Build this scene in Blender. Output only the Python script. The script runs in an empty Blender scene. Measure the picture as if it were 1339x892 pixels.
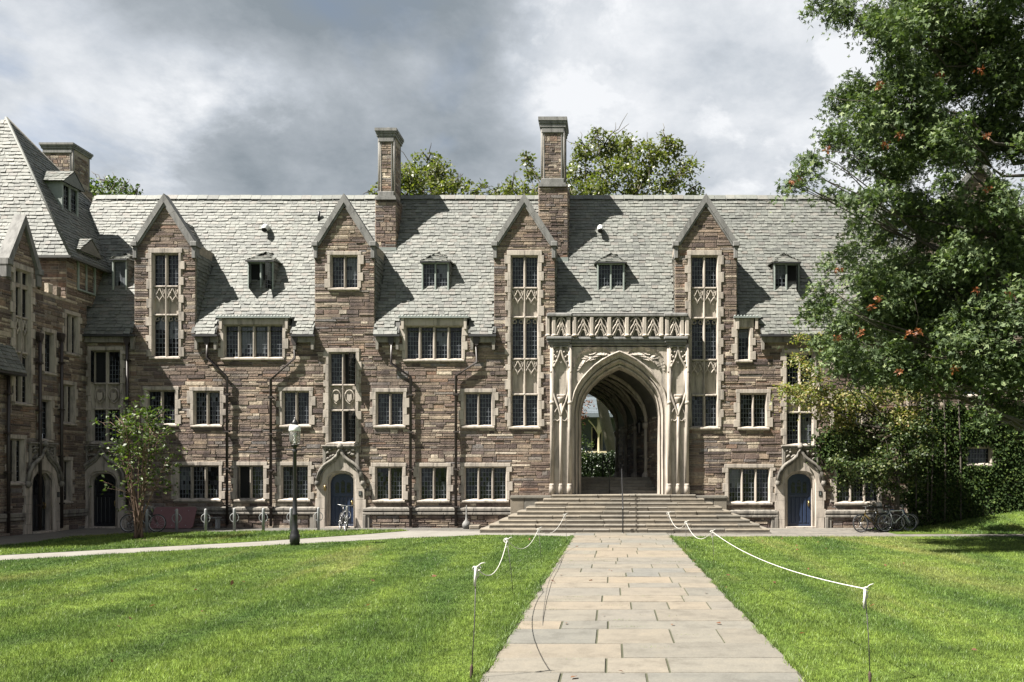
import bpy, bmesh, math, random
import numpy as np
from mathutils import Vector
R = random.Random(7)
C = bpy.context.scene.collection
F, D, EYE = 1100.0, 34.375, 2.156          # lens in photo pixels, distance camera to facade, eye height

# ------------------------------------------------------------------ camera, sky, sun, exposure
cam_d = bpy.data.cameras.new('camera'); cam = bpy.data.objects.new('camera', cam_d); C.objects.link(cam)
cam.location = (0, -D, EYE); cam.rotation_euler = (math.radians(90), 0, 0)
cam_d.sensor_width = 36; cam_d.lens = 36 * F / 1339
cam_d.shift_x = (669.5 - 801) / 1339; cam_d.shift_y = (621 - 446) / 1339
cam_d.clip_end = 2000; cam_d.clip_start = .1
sc = bpy.context.scene; sc.camera = cam
sc.view_settings.view_transform = 'Standard'; sc.view_settings.look = 'None'
sc.view_settings.gamma = 1; sc.view_settings.use_curve_mapping = False
sc.view_settings.exposure = 2.0
SUN = Vector((2.25, 1.05, -3.5)).normalized()    # the way the light travels
sl = bpy.data.lights.new('sun', 'SUN'); sl.energy = 5.0; sl.angle = math.radians(.5); sl.color = (1, .95, .86)
so = bpy.data.objects.new('sun', sl); C.objects.link(so); so.location = (-40, -30, 60)
so.rotation_euler = SUN.to_track_quat('-Z', 'Y').to_euler()

def nd(nt, typ, ins=None, **props):
    n = nt.nodes.new(typ)
    for k, v in props.items(): setattr(n, k, v)
    for k, v in (ins or {}).items():
        if isinstance(v, bpy.types.NodeSocket): nt.links.new(v, n.inputs[k])
        else: n.inputs[k].default_value = v
    return n
def mixc(nt, f, a, b, blend='MIX'):
    n = nt.nodes.new('ShaderNodeMix'); n.data_type = 'RGBA'; n.blend_type = blend
    for i, v in ((0, f), (6, a), (7, b)):
        if isinstance(v, bpy.types.NodeSocket): nt.links.new(v, n.inputs[i])
        elif i == 0: n.inputs[0].default_value = v
        else: n.inputs[i].default_value = (*v, 1) if len(v) == 3 else v
    return n.outputs[2]
def ramp(nt, f, stops, interp='LINEAR'):
    n = nt.nodes.new('ShaderNodeValToRGB'); e = n.color_ramp.elements; n.color_ramp.interpolation = interp
    while len(e) < len(stops): e.new(.5)
    for i, (p, c) in enumerate(stops):
        e[i].position = p; e[i].color = (*c, 1) if not isinstance(c, (int, float)) else (c, c, c, 1)
    nt.links.new(f, n.inputs[0]); return n.outputs[0]
def mth(nt, op, a, b=0.0, c=None):
    n = nt.nodes.new('ShaderNodeMath'); n.operation = op
    for i, v in enumerate((a, b) if c is None else (a, b, c)):
        if isinstance(v, bpy.types.NodeSocket): nt.links.new(v, n.inputs[i])
        else: n.inputs[i].default_value = v
    return n.outputs[0]
def noise(nt, co, scale, detail=4, rough=.55, dist=0.0):
    n = nd(nt, 'ShaderNodeTexNoise', {'Scale': scale, 'Detail': detail, 'Roughness': rough, 'Distortion': dist})
    if co is not None: nt.links.new(co, n.inputs['Vector'])
    return n.outputs[0]

w = bpy.data.worlds.new('World'); sc.world = w; w.use_nodes = True
nt = w.node_tree; nt.nodes.clear()
sky = nd(nt, 'ShaderNodeTexSky', sky_type='NISHITA'); sky.sun_disc = False
sky.sun_elevation = math.radians(55.6); sky.sun_rotation = math.radians(246); sky.air_density = 1.0
co = nd(nt, 'ShaderNodeTexCoord').outputs['Generated']
sep = nd(nt, 'ShaderNodeSeparateXYZ', {0: co})
zz = mth(nt, 'MAXIMUM', mth(nt, 'ADD', sep.outputs[2], .34), .05)
cl = nd(nt, 'ShaderNodeCombineXYZ', {0: mth(nt, 'DIVIDE', sep.outputs[0], zz), 1: mth(nt, 'DIVIDE', sep.outputs[1], zz), 2: 3.7}).outputs[0]
n1 = noise(nt, cl, 1.35, 7, .55, .2); n2 = noise(nt, cl, 3.3, 8, .6, .15)
def spot(px, py, a0, a1):      # soft patch of cloud around a compass direction
    v = Vector(((px - 801) / F, 1, (621 - py) / F)).normalized()
    dt = nd(nt, 'ShaderNodeVectorMath', {0: co, 1: v}, operation='DOT_PRODUCT').outputs['Value']
    m = nd(nt, 'ShaderNodeMapRange', {0: dt, 1: math.cos(a1), 2: math.cos(a0), 3: 0.0, 4: 1.0}, interpolation_type='SMOOTHSTEP')
    return m.outputs[0]
n3 = noise(nt, cl, 6.5, 10, .66, .15); n4 = noise(nt, cl, 3.2, 10, .62, .25)
lum = mth(nt, 'ADD', mth(nt, 'MULTIPLY', n1, 1.5), mth(nt, 'MULTIPLY', n2, .8)); lum = mth(nt, 'ADD', mth(nt, 'MULTIPLY', n3, .62), lum)
lum = mth(nt, 'ADD', lum, -.92)
for px, py, a0, a1, wgt in ((560, -60, .0, .44, -.32), (420, 90, .0, .30, -.08), (1060, 100, .0, .30, .10), (40, 90, .0, .30, -.10), (330, 40, .0, .30, -.12), (690, 150, 0, .2, .10), (960, 235, 0, .16, .10), (250, 225, .0, .25, .12), (780, 90, 0, .14, .20), (900, 40, 0, .16, .06)):
    lum = mth(nt, 'ADD', lum, mth(nt, 'MULTIPLY', spot(px, py, a0, a1), wgt))
brk = mth(nt, 'MULTIPLY', ramp(nt, n4, [(.47, 0.0), (.60, 1.0)]), mth(nt, 'MAXIMUM', spot(770, 70, .02, .13), mth(nt, 'MAXIMUM', spot(1060, 90, .02, .22), spot(300, 190, .02, .12))))
lum = mth(nt, 'ADD', lum, mth(nt, 'MULTIPLY', brk, .40))
ccol = ramp(nt, lum, [(.10, (1.4, 1.62, 1.82)), (.36, (2.15, 2.36, 2.58)), (.58, (3.0, 3.22, 3.5)), (.9, (4.6, 4.7, 4.85))])
hole = mth(nt, 'ADD', noise(nt, cl, 1.7, 6, .6, .3), 0.0)
for px, py, a0, a1, wgt in ((150, 228, .0, .13, -.16), (0, 45, 0, .05, -.2), (575, 222, 0, .05, -.1), (1250, 150, 0, .12, -.1)):
    hole = mth(nt, 'ADD', hole, mth(nt, 'MULTIPLY', spot(px, py, a0, a1), wgt))
cov = nd(nt, 'ShaderNodeMapRange', {0: hole, 1: .18, 2: .38, 3: .35, 4: 1.0}).outputs[0]
skyc = mixc(nt, 1.0, sky.outputs[0], (.68, .68, .68), 'MULTIPLY')
bg = nd(nt, 'ShaderNodeBackground', {0: mixc(nt, cov, skyc, ccol), 1: .05})
nt.links.new(bg.outputs[0], nd(nt, 'ShaderNodeOutputWorld').inputs[0])

# ------------------------------------------------------------------ materials
def mat(name, fn):
    m = bpy.data.materials.new(name); m.use_nodes = True; t = m.node_tree; t.nodes.clear()
    b = nd(t, 'ShaderNodeBsdfPrincipled'); o = nd(t, 'ShaderNodeOutputMaterial'); t.links.new(b.outputs[0], o.inputs[0])
    g = nd(t, 'ShaderNodeNewGeometry'); fn(t, b, g, o); return m
def setb(t, b, **kw):
    for k, v in kw.items():
        k = k.replace('_', ' ')
        if isinstance(v, bpy.types.NodeSocket): t.links.new(v, b.inputs[k])
        else: b.inputs[k].default_value = (*v, 1) if isinstance(v, tuple) and len(v) == 3 else v
def bump(t, b, h, s, d=.02):
    n = nd(t, 'ShaderNodeBump', {'Height': h, 'Strength': s, 'Distance': d}); t.links.new(n.outputs[0], b.inputs['Normal'])
def f_stone(t, b, g, o):
    c = ramp(t, g.outputs['Random Per Island'], [(0, (.042, .031, .029)), (.13, (.090, .064, .055)), (.27, (.122, .091, .073)), (.40, (.146, .115, .092)), (.52, (.074, .055, .053)),
        (.64, (.178, .14, .105)), (.74, (.108, .10, .10)), (.82, (.126, .078, .056)), (.92, (.215, .178, .14)), (1, (.32, .28, .232))])
    n = noise(t, g.outputs['Position'], 9, 6, .65); c = mixc(t, .8, c, ramp(t, n, [(.25, .66), (.5, 1.24), (.78, 1.98)]), 'MULTIPLY')
    n3 = noise(t, g.outputs['Position'], .5, 3); c = mixc(t, .6, c, ramp(t, n3, [(.3, (.75, .76, .8)), (.7, (1.22, 1.16, 1.05))]), 'MULTIPLY')
    mp = nd(t, 'ShaderNodeMapping', {0: g.outputs['Position'], 3: (1.6, 1.6, .16)}).outputs[0]; c = mixc(t, .8, c, ramp(t, noise(t, mp, 1.5, 6, .65), [(.38, (.58, .57, .57)), (.55, (1.06, 1.05, 1.03))]), 'MULTIPLY')
    setb(t, b, Base_Color=c, Roughness=.88); bump(t, b, noise(t, g.outputs['Position'], 26, 6, .7), .9, .03)
STONE = mat('fieldstone', f_stone)
def f_mortar(t, b, g, o):
    n = noise(t, g.outputs['Position'], 8, 5); setb(t, b, Base_Color=ramp(t, n, [(.3, (.17, .145, .118)), (.7, (.29, .25, .205))]), Roughness=.95); bump(t, b, noise(t, g.outputs['Position'], 60), .6)
MORTAR = mat('lime_mortar', f_mortar)
def limestone(name, lo, hi, dark):
    def f(t, b, g, o):
        p = g.outputs['Position']
        mp = nd(t, 'ShaderNodeMapping', {0: p, 3: (3, 3, .45)}).outputs[0]
        c = mixc(t, noise(t, p, 3, 5), lo, hi)
        c = mixc(t, .45, c, ramp(t, g.outputs['Random Per Island'], [(0, .78), (.5, 1.0), (1, 1.15)]), 'MULTIPLY')
        st = ramp(t, noise(t, mp, 2.2, 6, .65), [(.46, 0.0), (.68, .8)])
        c = mixc(t, st, c, dark)
        setb(t, b, Base_Color=c, Roughness=.85); bump(t, b, noise(t, p, 40, 5, .7), .35, .015)
    return mat(name, f)
LIME = limestone('carved_limestone', (.255, .222, .190), (.385, .340, .294), (.085, .076, .069))
COPE = limestone('grey_coping_stone', (.105, .104, .102), (.185, .181, .174), (.05, .049, .047))
LIMED = limestone('weathered_limestone', (.12, .111, .098), (.215, .194, .168), (.032, .030, .028))
def f_slate(t, b, g, o):
    c = ramp(t, g.outputs['Random Per Island'], [(0, (.17, .175, .165)), (.2, (.25, .26, .243)), (.42, (.30, .31, .287)), (.6, (.335, .34, .315)), (.76, (.275, .28, .265)), (.86, (.29, .265, .24)), (.94, (.38, .38, .355)), (1, (.21, .20, .19))])
    n = noise(t, g.outputs['Position'], 7, 6, .65); c = mixc(t, .75, c, ramp(t, n, [(.3, .6), (.5, 1.0), (.75, 1.3)]), 'MULTIPLY')
    n3 = noise(t, g.outputs['Position'], .55, 4); c = mixc(t, .6, c, ramp(t, n3, [(.3, (.85, .85, .85)), (.6, (1.1, 1.1, 1.07))]), 'MULTIPLY')
    c = mixc(t, 1.0, c, (.345, .348, .34), 'MULTIPLY'); setb(t, b, Base_Color=c, Roughness=.7); bump(t, b, noise(t, g.outputs['Position'], 30, 5, .7), .5, .02)
SLATE = mat('green_grey_slate', f_slate)
def plain(name, col, rough=.6, var=.25, scale=6, metal=0.0, bmp=.15, spec=None):
    def f(t, b, g, o):
        n = noise(t, g.outputs['Position'], scale, 5, .6)
        c = mixc(t, n, tuple(x * (1 - var) for x in col), tuple(min(1, x * (1 + var)) for x in col))
        setb(t, b, Base_Color=c, Roughness=rough, Metallic=metal)
        if spec is not None: b.inputs['Specular IOR Level'].default_value = spec
        if bmp: bump(t, b, noise(t, g.outputs['Position'], scale * 8, 4), bmp, .01)
    return mat(name, f)
UNDER = plain('roof_underlay', (.06, .06, .058), .9)
GUTTER = plain('dark_gutter_metal', (.022, .022, .024), .5)
PIPE = plain('brown_black_iron', (.022, .016, .014), .5)
LEAD = plain('weathered_lead', (.16, .18, .17), .55)
LEADG = plain('green_grey_lead', (.19, .215, .20), .6)
CAME = plain('lead_came', (.10, .11, .125), .5, .2)
IRON = plain('black_iron', (.012, .012, .013), .4)
DOOR = plain('navy_door_paint', (.012, .021, .048), .38, .2)
DOORD = plain('shade_toned_door_paint', (.006, .007, .010), .4)  # door paint with the shade of the left corner put into its colour
BRASS = plain('aged_brass', (.25, .19, .09), .35, metal=.9)
PLATE = plain('dark_plate', (.02, .02, .02), .4)
def f_glass(t, b, g, o):
    c = ramp(t, g.outputs['Random Per Island'], [(0, (.002, .0025, .003)), (.6, (.006, .007, .009)), (.9, (.014, .016, .02)), (1, (.05, .06, .07))])
    setb(t, b, Base_Color=c, Roughness=.07, IOR=1.4); bump(t, b, noise(t, g.outputs['Position'], 7, 2), .12, .02)
GLASS = mat('old_window_glass', f_glass)
DARK = plain('dark_room', (.006, .006, .007), .9, bmp=0)
def f_flag(t, b, g, o):
    c = ramp(t, g.outputs['Random Per Island'], [(0, (.24, .24, .228)), (.2, (.325, .285, .235)), (.4, (.265, .265, .25)), (.55, (.36, .31, .25)), (.7, (.235, .242, .243)), (.85, (.34, .30, .25)), (1, (.295, .285, .26))])
    p = g.outputs['Position']
    c = mixc(t, .8, c, ramp(t, noise(t, p, 2.2, 7, .7), [(.28, (.58, .56, .52)), (.5, (1.0, 1.0, .98)), (.75, (1.25, 1.21, 1.13))]), 'MULTIPLY')
    c = mixc(t, .5, c, ramp(t, noise(t, p, 38, 5, .7), [(.3, .7), (.6, 1.1)]), 'MULTIPLY')
    st = ramp(t, noise(t, p, 1.1, 6, .75), [(.60, 0.0), (.75, .5)]); c = mixc(t, st, c, (.13, .12, .09))
    c = mixc(t, 1.0, c, (0.41, 0.395, 0.37), 'MULTIPLY'); setb(t, b, Base_Color=c, Roughness=.8); bump(t, b, noise(t, p, 18, 6, .7), .4, .02)
FLAG = mat('bluestone_flags', f_flag)
def f_step(t, b, g, o):
    c = ramp(t, g.outputs['Random Per Island'], [(0, (.19, .175, .15)), (.2, (.36, .325, .27)), (.4, (.25, .24, .215)), (.6, (.42, .38, .315)), (.8, (.30, .285, .25)), (1, (.40, .375, .335))])
    p = g.outputs['Position']; c = mixc(t, .8, c, ramp(t, noise(t, p, 3, 7, .7), [(.3, .6), (.55, 1.0), (.75, 1.25)]), 'MULTIPLY')
    c = mixc(t, 1.0, c, (0.415, 0.395, 0.37), 'MULTIPLY'); st = ramp(t, noise(t, p, 1.4, 7, .75), [(.52, 0.0), (.68, .6)]); c = mixc(t, st, c, (.055, .052, .045)); setb(t, b, Base_Color=c, Roughness=.85); bump(t, b, noise(t, p, 25, 6, .7), .5, .02)
STEP = mat('worn_step_stone', f_step)
def f_pave(t, b, g, o):
    p = g.outputs['Position']
    br = nd(t, 'ShaderNodeTexBrick', {'Vector': p, 'Scale': 1.0, 'Mortar Size': .012, 'Brick Width': .9, 'Row Height': .6, 'Color1': (.24, .225, .20, 1), 'Color2': (.32, .29, .25, 1), 'Mortar': (.12, .11, .09, 1)})
    c = mixc(t, .85, br.outputs[0], ramp(t, noise(t, p, 1.6, 8, .7), [(.3, .65), (.55, 1.0), (.75, 1.2)]), 'MULTIPLY')
    c = mixc(t, 1.0, c, (0.40, 0.40, 0.40), 'MULTIPLY'); setb(t, b, Base_Color=c, Roughness=.85); bump(t, b, noise(t, p, 40, 5), .3, .01)
PAVE = mat('paving', f_pave)
def f_conc(t, b, g, o):
    p = g.outputs['Position']; c = ramp(t, noise(t, p, 1.4, 8, .7), [(.3, (.27, .25, .22)), (.6, (.38, .36, .32))])
    c = mixc(t, .5, c, ramp(t, noise(t, p, 60, 3), [(.3, .75), (.65, 1.1)]), 'MULTIPLY')
    c = mixc(t, 1.0, c, (0.40, 0.40, 0.40), 'MULTIPLY'); setb(t, b, Base_Color=c, Roughness=.9)
CONC = mat('worn_concrete', f_conc)
def f_cobble(t, b, g, o):
    p = g.outputs['Position']
    br = nd(t, 'ShaderNodeTexBrick', {'Vector': p, 'Scale': 1.0, 'Mortar Size': .02, 'Brick Width': .22, 'Row Height': .12, 'Color1': (.19, .18, .165, 1), 'Color2': (.31, .29, .26, 1), 'Mortar': (.09, .085, .07, 1)})
    c = mixc(t, .8, br.outputs[0], ramp(t, noise(t, p, 3, 6, .7), [(.3, .65), (.7, 1.2)]), 'MULTIPLY'); c = mixc(t, 1.0, c, (0.40, 0.40, 0.40), 'MULTIPLY'); setb(t, b, Base_Color=c, Roughness=.9)
COBBLE = mat('granite_setts', f_cobble)
def turf(t, g, lo, hi, dry):
    p = g.outputs['Position']
    mp = nd(t, 'ShaderNodeMapping', {0: p, 2: (0, 0, math.radians(-6)), 3: (.42, .075, 1)}).outputs[0]
    sx = nd(t, 'ShaderNodeSeparateXYZ', {0: p}); band = mth(t, 'SINE', mth(t, 'MULTIPLY', mth(t, 'ADD', mth(t, 'ADD', sx.outputs[0], mth(t, 'MULTIPLY', sx.outputs[1], -.10)), mth(t, 'MULTIPLY', noise(t, p, .6, 3), .9)), 2.75))
    c = mixc(t, ramp(t, mth(t, 'ADD', mth(t, 'MULTIPLY', band, .038), noise(t, mp, 1.3, 5, .6, .4)), [(.36, 0.0), (.62, 1.0)]), lo, hi)
    c = mixc(t, ramp(t, noise(t, p, 1.1, 6, .7), [(.42, 0.0), (.68, .75)]), c, tuple(x * .62 for x in lo))
    c = mixc(t, ramp(t, noise(t, mp, .8, 4, .6, .6), [(.54, 0.0), (.70, .7)]), c, dry)
    c = mixc(t, .9, c, ramp(t, noise(t, p, 7.5, 5, .75), [(.32, .45), (.5, 1.0), (.68, 1.55)]), 'MULTIPLY')
    return c
def f_lawn(t, b, g, o):
    c = turf(t, g, (.038, .068, .013), (.088, .125, .02), (.15, .145, .045))
    c = mixc(t, .8, c, ramp(t, noise(t, g.outputs['Position'], 30, 4, .7), [(.3, .5), (.7, 1.3)]), 'MULTIPLY')
    setb(t, b, Base_Color=c, Roughness=.9); b.inputs['Specular IOR Level'].default_value = .15; bump(t, b, noise(t, g.outputs['Position'], 45, 4), .8, .04)
LAWN = mat('lawn_turf', f_lawn)
def f_blade(t, b, g, o):
    c = turf(t, g, (.066, .122, .027), (.160, .228, .042), (.27, .265, .092))
    c = mixc(t, .75, c, ramp(t, g.outputs['Random Per Island'], [(0, .55), (.5, 1.0), (.92, 1.35), (.97, (2.0, 1.75, 1.5)), (1, (2.2, 1.9, 1.7))]), 'MULTIPLY')
    setb(t, b, Base_Color=c, Roughness=.5); b.inputs['Specular IOR Level'].default_value = .3
    tr = nd(t, 'ShaderNodeBsdfTranslucent', {0: c}); mx = nd(t, 'ShaderNodeMixShader', {0: .35, 1: b.outputs[0], 2: tr.outputs[0]}); t.links.new(mx.outputs[0], o.inputs[0])
BLADE = mat('grass_blade', f_blade)
def leafmat(name, stops, trans=.35, rough=.4, tcol=(1.1, 1.3, .5), spec=.5):
    def f(t, b, g, o):
        c = ramp(t, g.outputs['Random Per Island'], stops)
        c = mixc(t, .5, c, ramp(t, noise(t, g.outputs['Position'], .8, 3), [(.3, .7), (.7, 1.3)]), 'MULTIPLY')
        setb(t, b, Base_Color=c, Roughness=rough); b.inputs['Specular IOR Level'].default_value = spec
        tr = nd(t, 'ShaderNodeBsdfTranslucent', {0: mixc(t, 1.0, c, tcol, 'MULTIPLY')})
        mx = nd(t, 'ShaderNodeMixShader', {0: trans, 1: b.outputs[0], 2: tr.outputs[0]}); t.links.new(mx.outputs[0], o.inputs[0])
    return mat(name, f)
OAKLEAF = leafmat('oak_leaf', [(0, (.028, .044, .021)), (.5, (.064, .094, .041)), (.85, (.112, .148, .064)), (1, (.17, .205, .095))], .22, .6, spec=.18)
DEADLEAF = leafmat('dead_oak_leaf', [(0, (.11, .030, .008)), (1, (.22, .075, .02))], .3, .6, (1, .8, .6))
DOGLEAF = leafmat('dogwood_leaf', [(0, (.07, .098, .025)), (.4, (.135, .15, .044)), (.75, (.22, .20, .08)), (1, (.28, .20, .095))], .4, .55)
GREENLEAF = leafmat('shrub_leaf', [(0, (.024, .042, .010)), (.5, (.046, .072, .016)), (1, (.085, .11, .026))], .35, .5, spec=.35)
DOGGREEN = leafmat('dark_dogwood_leaf', [(0, (.016, .03, .009)), (.6, (.034, .055, .015)), (1, (.085, .095, .03))], .25, .5, spec=.3)  # darker, greener leaves of the lower dogwood crown
IVYLEAF = leafmat('ivy_leaf', [(0, (.012, .024, .007)), (.6, (.026, .046, .012)), (1, (.06, .085, .02))], .25, .7, spec=.12)
FARLEAF = leafmat('ginkgo_leaf', [(0, (.052, .068, .016)), (.5, (.088, .10, .026)), (1, (.135, .135, .04))], .45)
HEDGELEAF = leafmat('hedge_leaf', [(0, (.008, .018, .005)), (1, (.022, .04, .01))], .2)
RUSTLEAF = leafmat('bronze_leaf', [(0, (.10, .04, .025)), (1, (.20, .10, .05))], .35, .5, (1, .8, .7))
BARK = plain('oak_bark', (.060, .050, .042), .95, .45, 9, bmp=.8)
PALEBARK = plain('pale_bark', (.085, .075, .055), .95, .5, 6, bmp=.8)
TWIG = plain('brown_twig', (.11, .07, .048), .9, .3, 20)
MULCH = plain('bark_mulch', (.055, .035, .024), .95, .5, 30, bmp=1)
STEEL = plain('galvanised_steel', (.21, .215, .22), .5, .15, 8)
ROPE = plain('white_rope', (.46, .45, .42), .8, .1, 60)
ROD = plain('thin_rod', (.09, .085, .08), .5, .4, 20, metal=.5)
BOARD = plain('maroon_board', (.12, .055, .058), .7, .2, 3)
RUBBER = plain('tyre_rubber', (.018, .018, .019), .7)
CHROME = plain('bike_metal', (.42, .42, .43), .35, .1, metal=.8)
BK = {k: plain(k + '_bike_paint', c, .35, .05, bmp=0) for k, c in dict(black=(.012, .012, .013), yellow=(.08, .055, .012), white=(.62, .63, .64), blue=(.035, .10, .24), grey=(.10, .11, .12)).items()}
WHITE = plain('white_enamel', (.55, .55, .54), .4, .05)
CREAM = plain('cream_paint', (.42, .36, .24), .5, .1)
BLUEGREY = plain('blue_grey_clapboard', (.07, .085, .095), .7, .15)
HROOF = plain('house_roof_metal', (.10, .12, .135), .5, .15, 3)
PINK = plain('pinkish_stone', (.22, .17, .165), .9, .25, 4, bmp=.6)
def f_lglass(t, b, g, o):
    setb(t, b, Base_Color=(.85, .85, .82), Roughness=.12, IOR=1.3); b.inputs['Transmission Weight'].default_value = .9
LGLASS = mat('lantern_glass', f_lglass)

# ------------------------------------------------------------------ object helpers
ORG = {}
def tag(o, label=None, cat=None, group=None, kind=None):
    for k, v in (('label', label), ('category', cat), ('group', group), ('kind', kind)):
        if v: o[k] = v
    return o
def thing(name, label, cat, loc=(0, 0, 0), group=None, rz=0.0):
    o = bpy.data.objects.new(name, None); C.objects.link(o); o.location = loc; o.rotation_euler = (0, 0, rz); o.empty_display_size = .3
    ORG[o] = Vector(loc); return tag(o, label, cat, group)
class MB:
    def __init__(s, T=None): s.v = []; s.f = []; s.m = []; s.mi = 0; s.T = T; s.smooth = []; s.sm = False
    def P(s, p): s.v.append(tuple(s.T(*p)) if s.T else tuple(p)); return len(s.v) - 1
    def face(s, *pts): s.fi([s.P(p) for p in pts])
    def fi(s, idx): s.f.append(tuple(idx)); s.m.append(s.mi); s.smooth.append(s.sm)
    def box(s, x0, x1, y0, y1, z0, z1, skip=''):
        i = [s.P(p) for p in ((x0, y0, z0), (x1, y0, z0), (x1, y1, z0), (x0, y1, z0), (x0, y0, z1), (x1, y0, z1), (x1, y1, z1), (x0, y1, z1))]
        for k, q in (('d', (3, 2, 1, 0)), ('u', (4, 5, 6, 7)), ('f', (0, 1, 5, 4)), ('b', (2, 3, 7, 6)), ('l', (3, 0, 4, 7)), ('r', (1, 2, 6, 5))):
            if k not in skip: s.fi([i[j] for j in q])
    def bbox(s, x0, x1, y0, y1, z0, z1, b=.012):     # box with a chamfered front (towards -y)
        o = [s.P(p) for p in ((x0, y1, z0), (x1, y1, z0), (x1, y1, z1), (x0, y1, z1))]
        m = [s.P(p) for p in ((x0, y0 + b, z0), (x1, y0 + b, z0), (x1, y0 + b, z1), (x0, y0 + b, z1))]
        n = [s.P(p) for p in ((x0 + b, y0, z0 + b), (x1 - b, y0, z0 + b), (x1 - b, y0, z1 - b), (x0 + b, y0, z1 - b))]
        for a, c in ((o, m), (m, n)):
            for k in range(4): s.fi([a[k], a[(k + 1) % 4], c[(k + 1) % 4], c[k]])
        s.fi(n); s.fi(o[::-1])
    def prism(s, poly, y0, y1):          # polygon in x,z pushed from y0 to y1
        a = [s.P((x, y0, z)) for x, z in poly]; b = [s.P((x, y1, z)) for x, z in poly]; n = len(poly)
        s.fi(a); s.fi(b[::-1])
        for k in range(n): s.fi([a[k], b[k], b[(k + 1) % n], a[(k + 1) % n]])
    def tube(s, pts, r, n=6, close=False):
        pts = [Vector(p) for p in pts]; L = len(pts); rs = r if isinstance(r, (list, tuple)) else [r] * L; rings = []
        s0 = s.sm; s.sm = True
        for i, p in enumerate(pts):
            if close: d = pts[(i + 1) % L] - pts[i - 1]
            else: d = pts[min(i + 1, L - 1)] - pts[max(i - 1, 0)]
            d = d.normalized() if d.length > 1e-9 else Vector((0, 0, 1))
            a = d.cross(Vector((0, 0, 1)) if abs(d.z) < .9 else Vector((0, 1, 0))).normalized(); b = d.cross(a)
            rings.append([s.P(p + a * (rs[i] * math.cos(2 * math.pi * k / n)) + b * (rs[i] * math.sin(2 * math.pi * k / n))) for k in range(n)])
        for i in range(L if close else L - 1):
            A, B = rings[i], rings[(i + 1) % L]
            for k in range(n): s.fi([A[k], A[(k + 1) % n], B[(k + 1) % n], B[k]])
        s.sm = s0
        if not close: s.fi(rings[0][::-1]); s.fi(rings[-1])
    def lathe(s, prof, cx=0, cy=0, n=16):
        rings = [[s.P((cx + r * math.cos(2 * math.pi * k / n), cy + r * math.sin(2 * math.pi * k / n), z)) for k in range(n)] for r, z in prof]
        s0 = s.sm; s.sm = True
        for A, B in zip(rings, rings[1:]):
            for k in range(n): s.fi([A[k], A[(k + 1) % n], B[(k + 1) % n], B[k]])
        s.sm = s0; s.fi(rings[0][::-1]); s.fi(rings[-1])
    def build(s, name, mats, parent=None, label=None):
        mats = mats if isinstance(mats, (list, tuple)) else [mats]
        me = bpy.data.meshes.new(name); org = ORG.get(parent, Vector((0, 0, 0)))
        me.from_pydata([(x - org.x, y - org.y, z - org.z) for x, y, z in s.v], [], s.f)
        for m in mats: me.materials.append(m)
        if len(mats) > 1: me.polygons.foreach_set('material_index', s.m)
        if any(s.smooth): me.polygons.foreach_set('use_smooth', s.smooth)
        o = bpy.data.objects.new(name, me); C.objects.link(o)
        if parent: o.parent = parent
        ORG[o] = org
        if label: o['label'] = label
        return o
def fx(px, Y=0.0): return (px - 801) * (D + Y) / F
def fz(py, Y=0.0): return EYE - (py - 621) * (D + Y) / F
def pt(px, py, z): return Vector(((px - 801) * z / F, z - D, EYE - (py - 621) * z / F))

def bigmesh(name, verts, faces_n, mats, parent=None, midx=None):
    """verts (n,3) numpy, every face has faces_n consecutive verts"""
    org = ORG.get(parent, Vector((0, 0, 0))); verts = np.asarray(verts, dtype=np.float32) - np.array(org[:], dtype=np.float32)
    me = bpy.data.meshes.new(name); nv = len(verts); nf = nv // faces_n
    me.vertices.add(nv); me.vertices.foreach_set('co', verts.ravel()); me.loops.add(nv); me.loops.foreach_set('vertex_index', np.arange(nv, dtype=np.int32))
    me.polygons.add(nf); me.polygons.foreach_set('loop_start', np.arange(nf, dtype=np.int32) * faces_n); me.polygons.foreach_set('loop_total', np.full(nf, faces_n, dtype=np.int32))
    mats = mats if isinstance(mats, (list, tuple)) else [mats]
    for m in mats: me.materials.append(m)
    if midx is not None: me.polygons.foreach_set('material_index', midx.astype(np.int32))
    me.update(calc_edges=True); o = bpy.data.objects.new(name, me); C.objects.link(o); o.parent = parent; ORG[o] = org; return o
def indexed(name, verts, faces, mats, parent=None):
    org = ORG.get(parent, Vector((0, 0, 0))); verts = np.asarray(verts, dtype=np.float32) - np.array(org[:], dtype=np.float32)
    me = bpy.data.meshes.new(name); k = faces.shape[1]; nf = len(faces)
    me.vertices.add(len(verts)); me.vertices.foreach_set('co', verts.ravel()); me.loops.add(nf * k); me.loops.foreach_set('vertex_index', faces.ravel().astype(np.int32))
    me.polygons.add(nf); me.polygons.foreach_set('loop_start', np.arange(nf, dtype=np.int32) * k); me.polygons.foreach_set('loop_total', np.full(nf, k, dtype=np.int32))
    me.materials.append(mats); me.update(calc_edges=True); o = bpy.data.objects.new(name, me); C.objects.link(o); o.parent = parent; ORG[o] = org; return o

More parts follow.
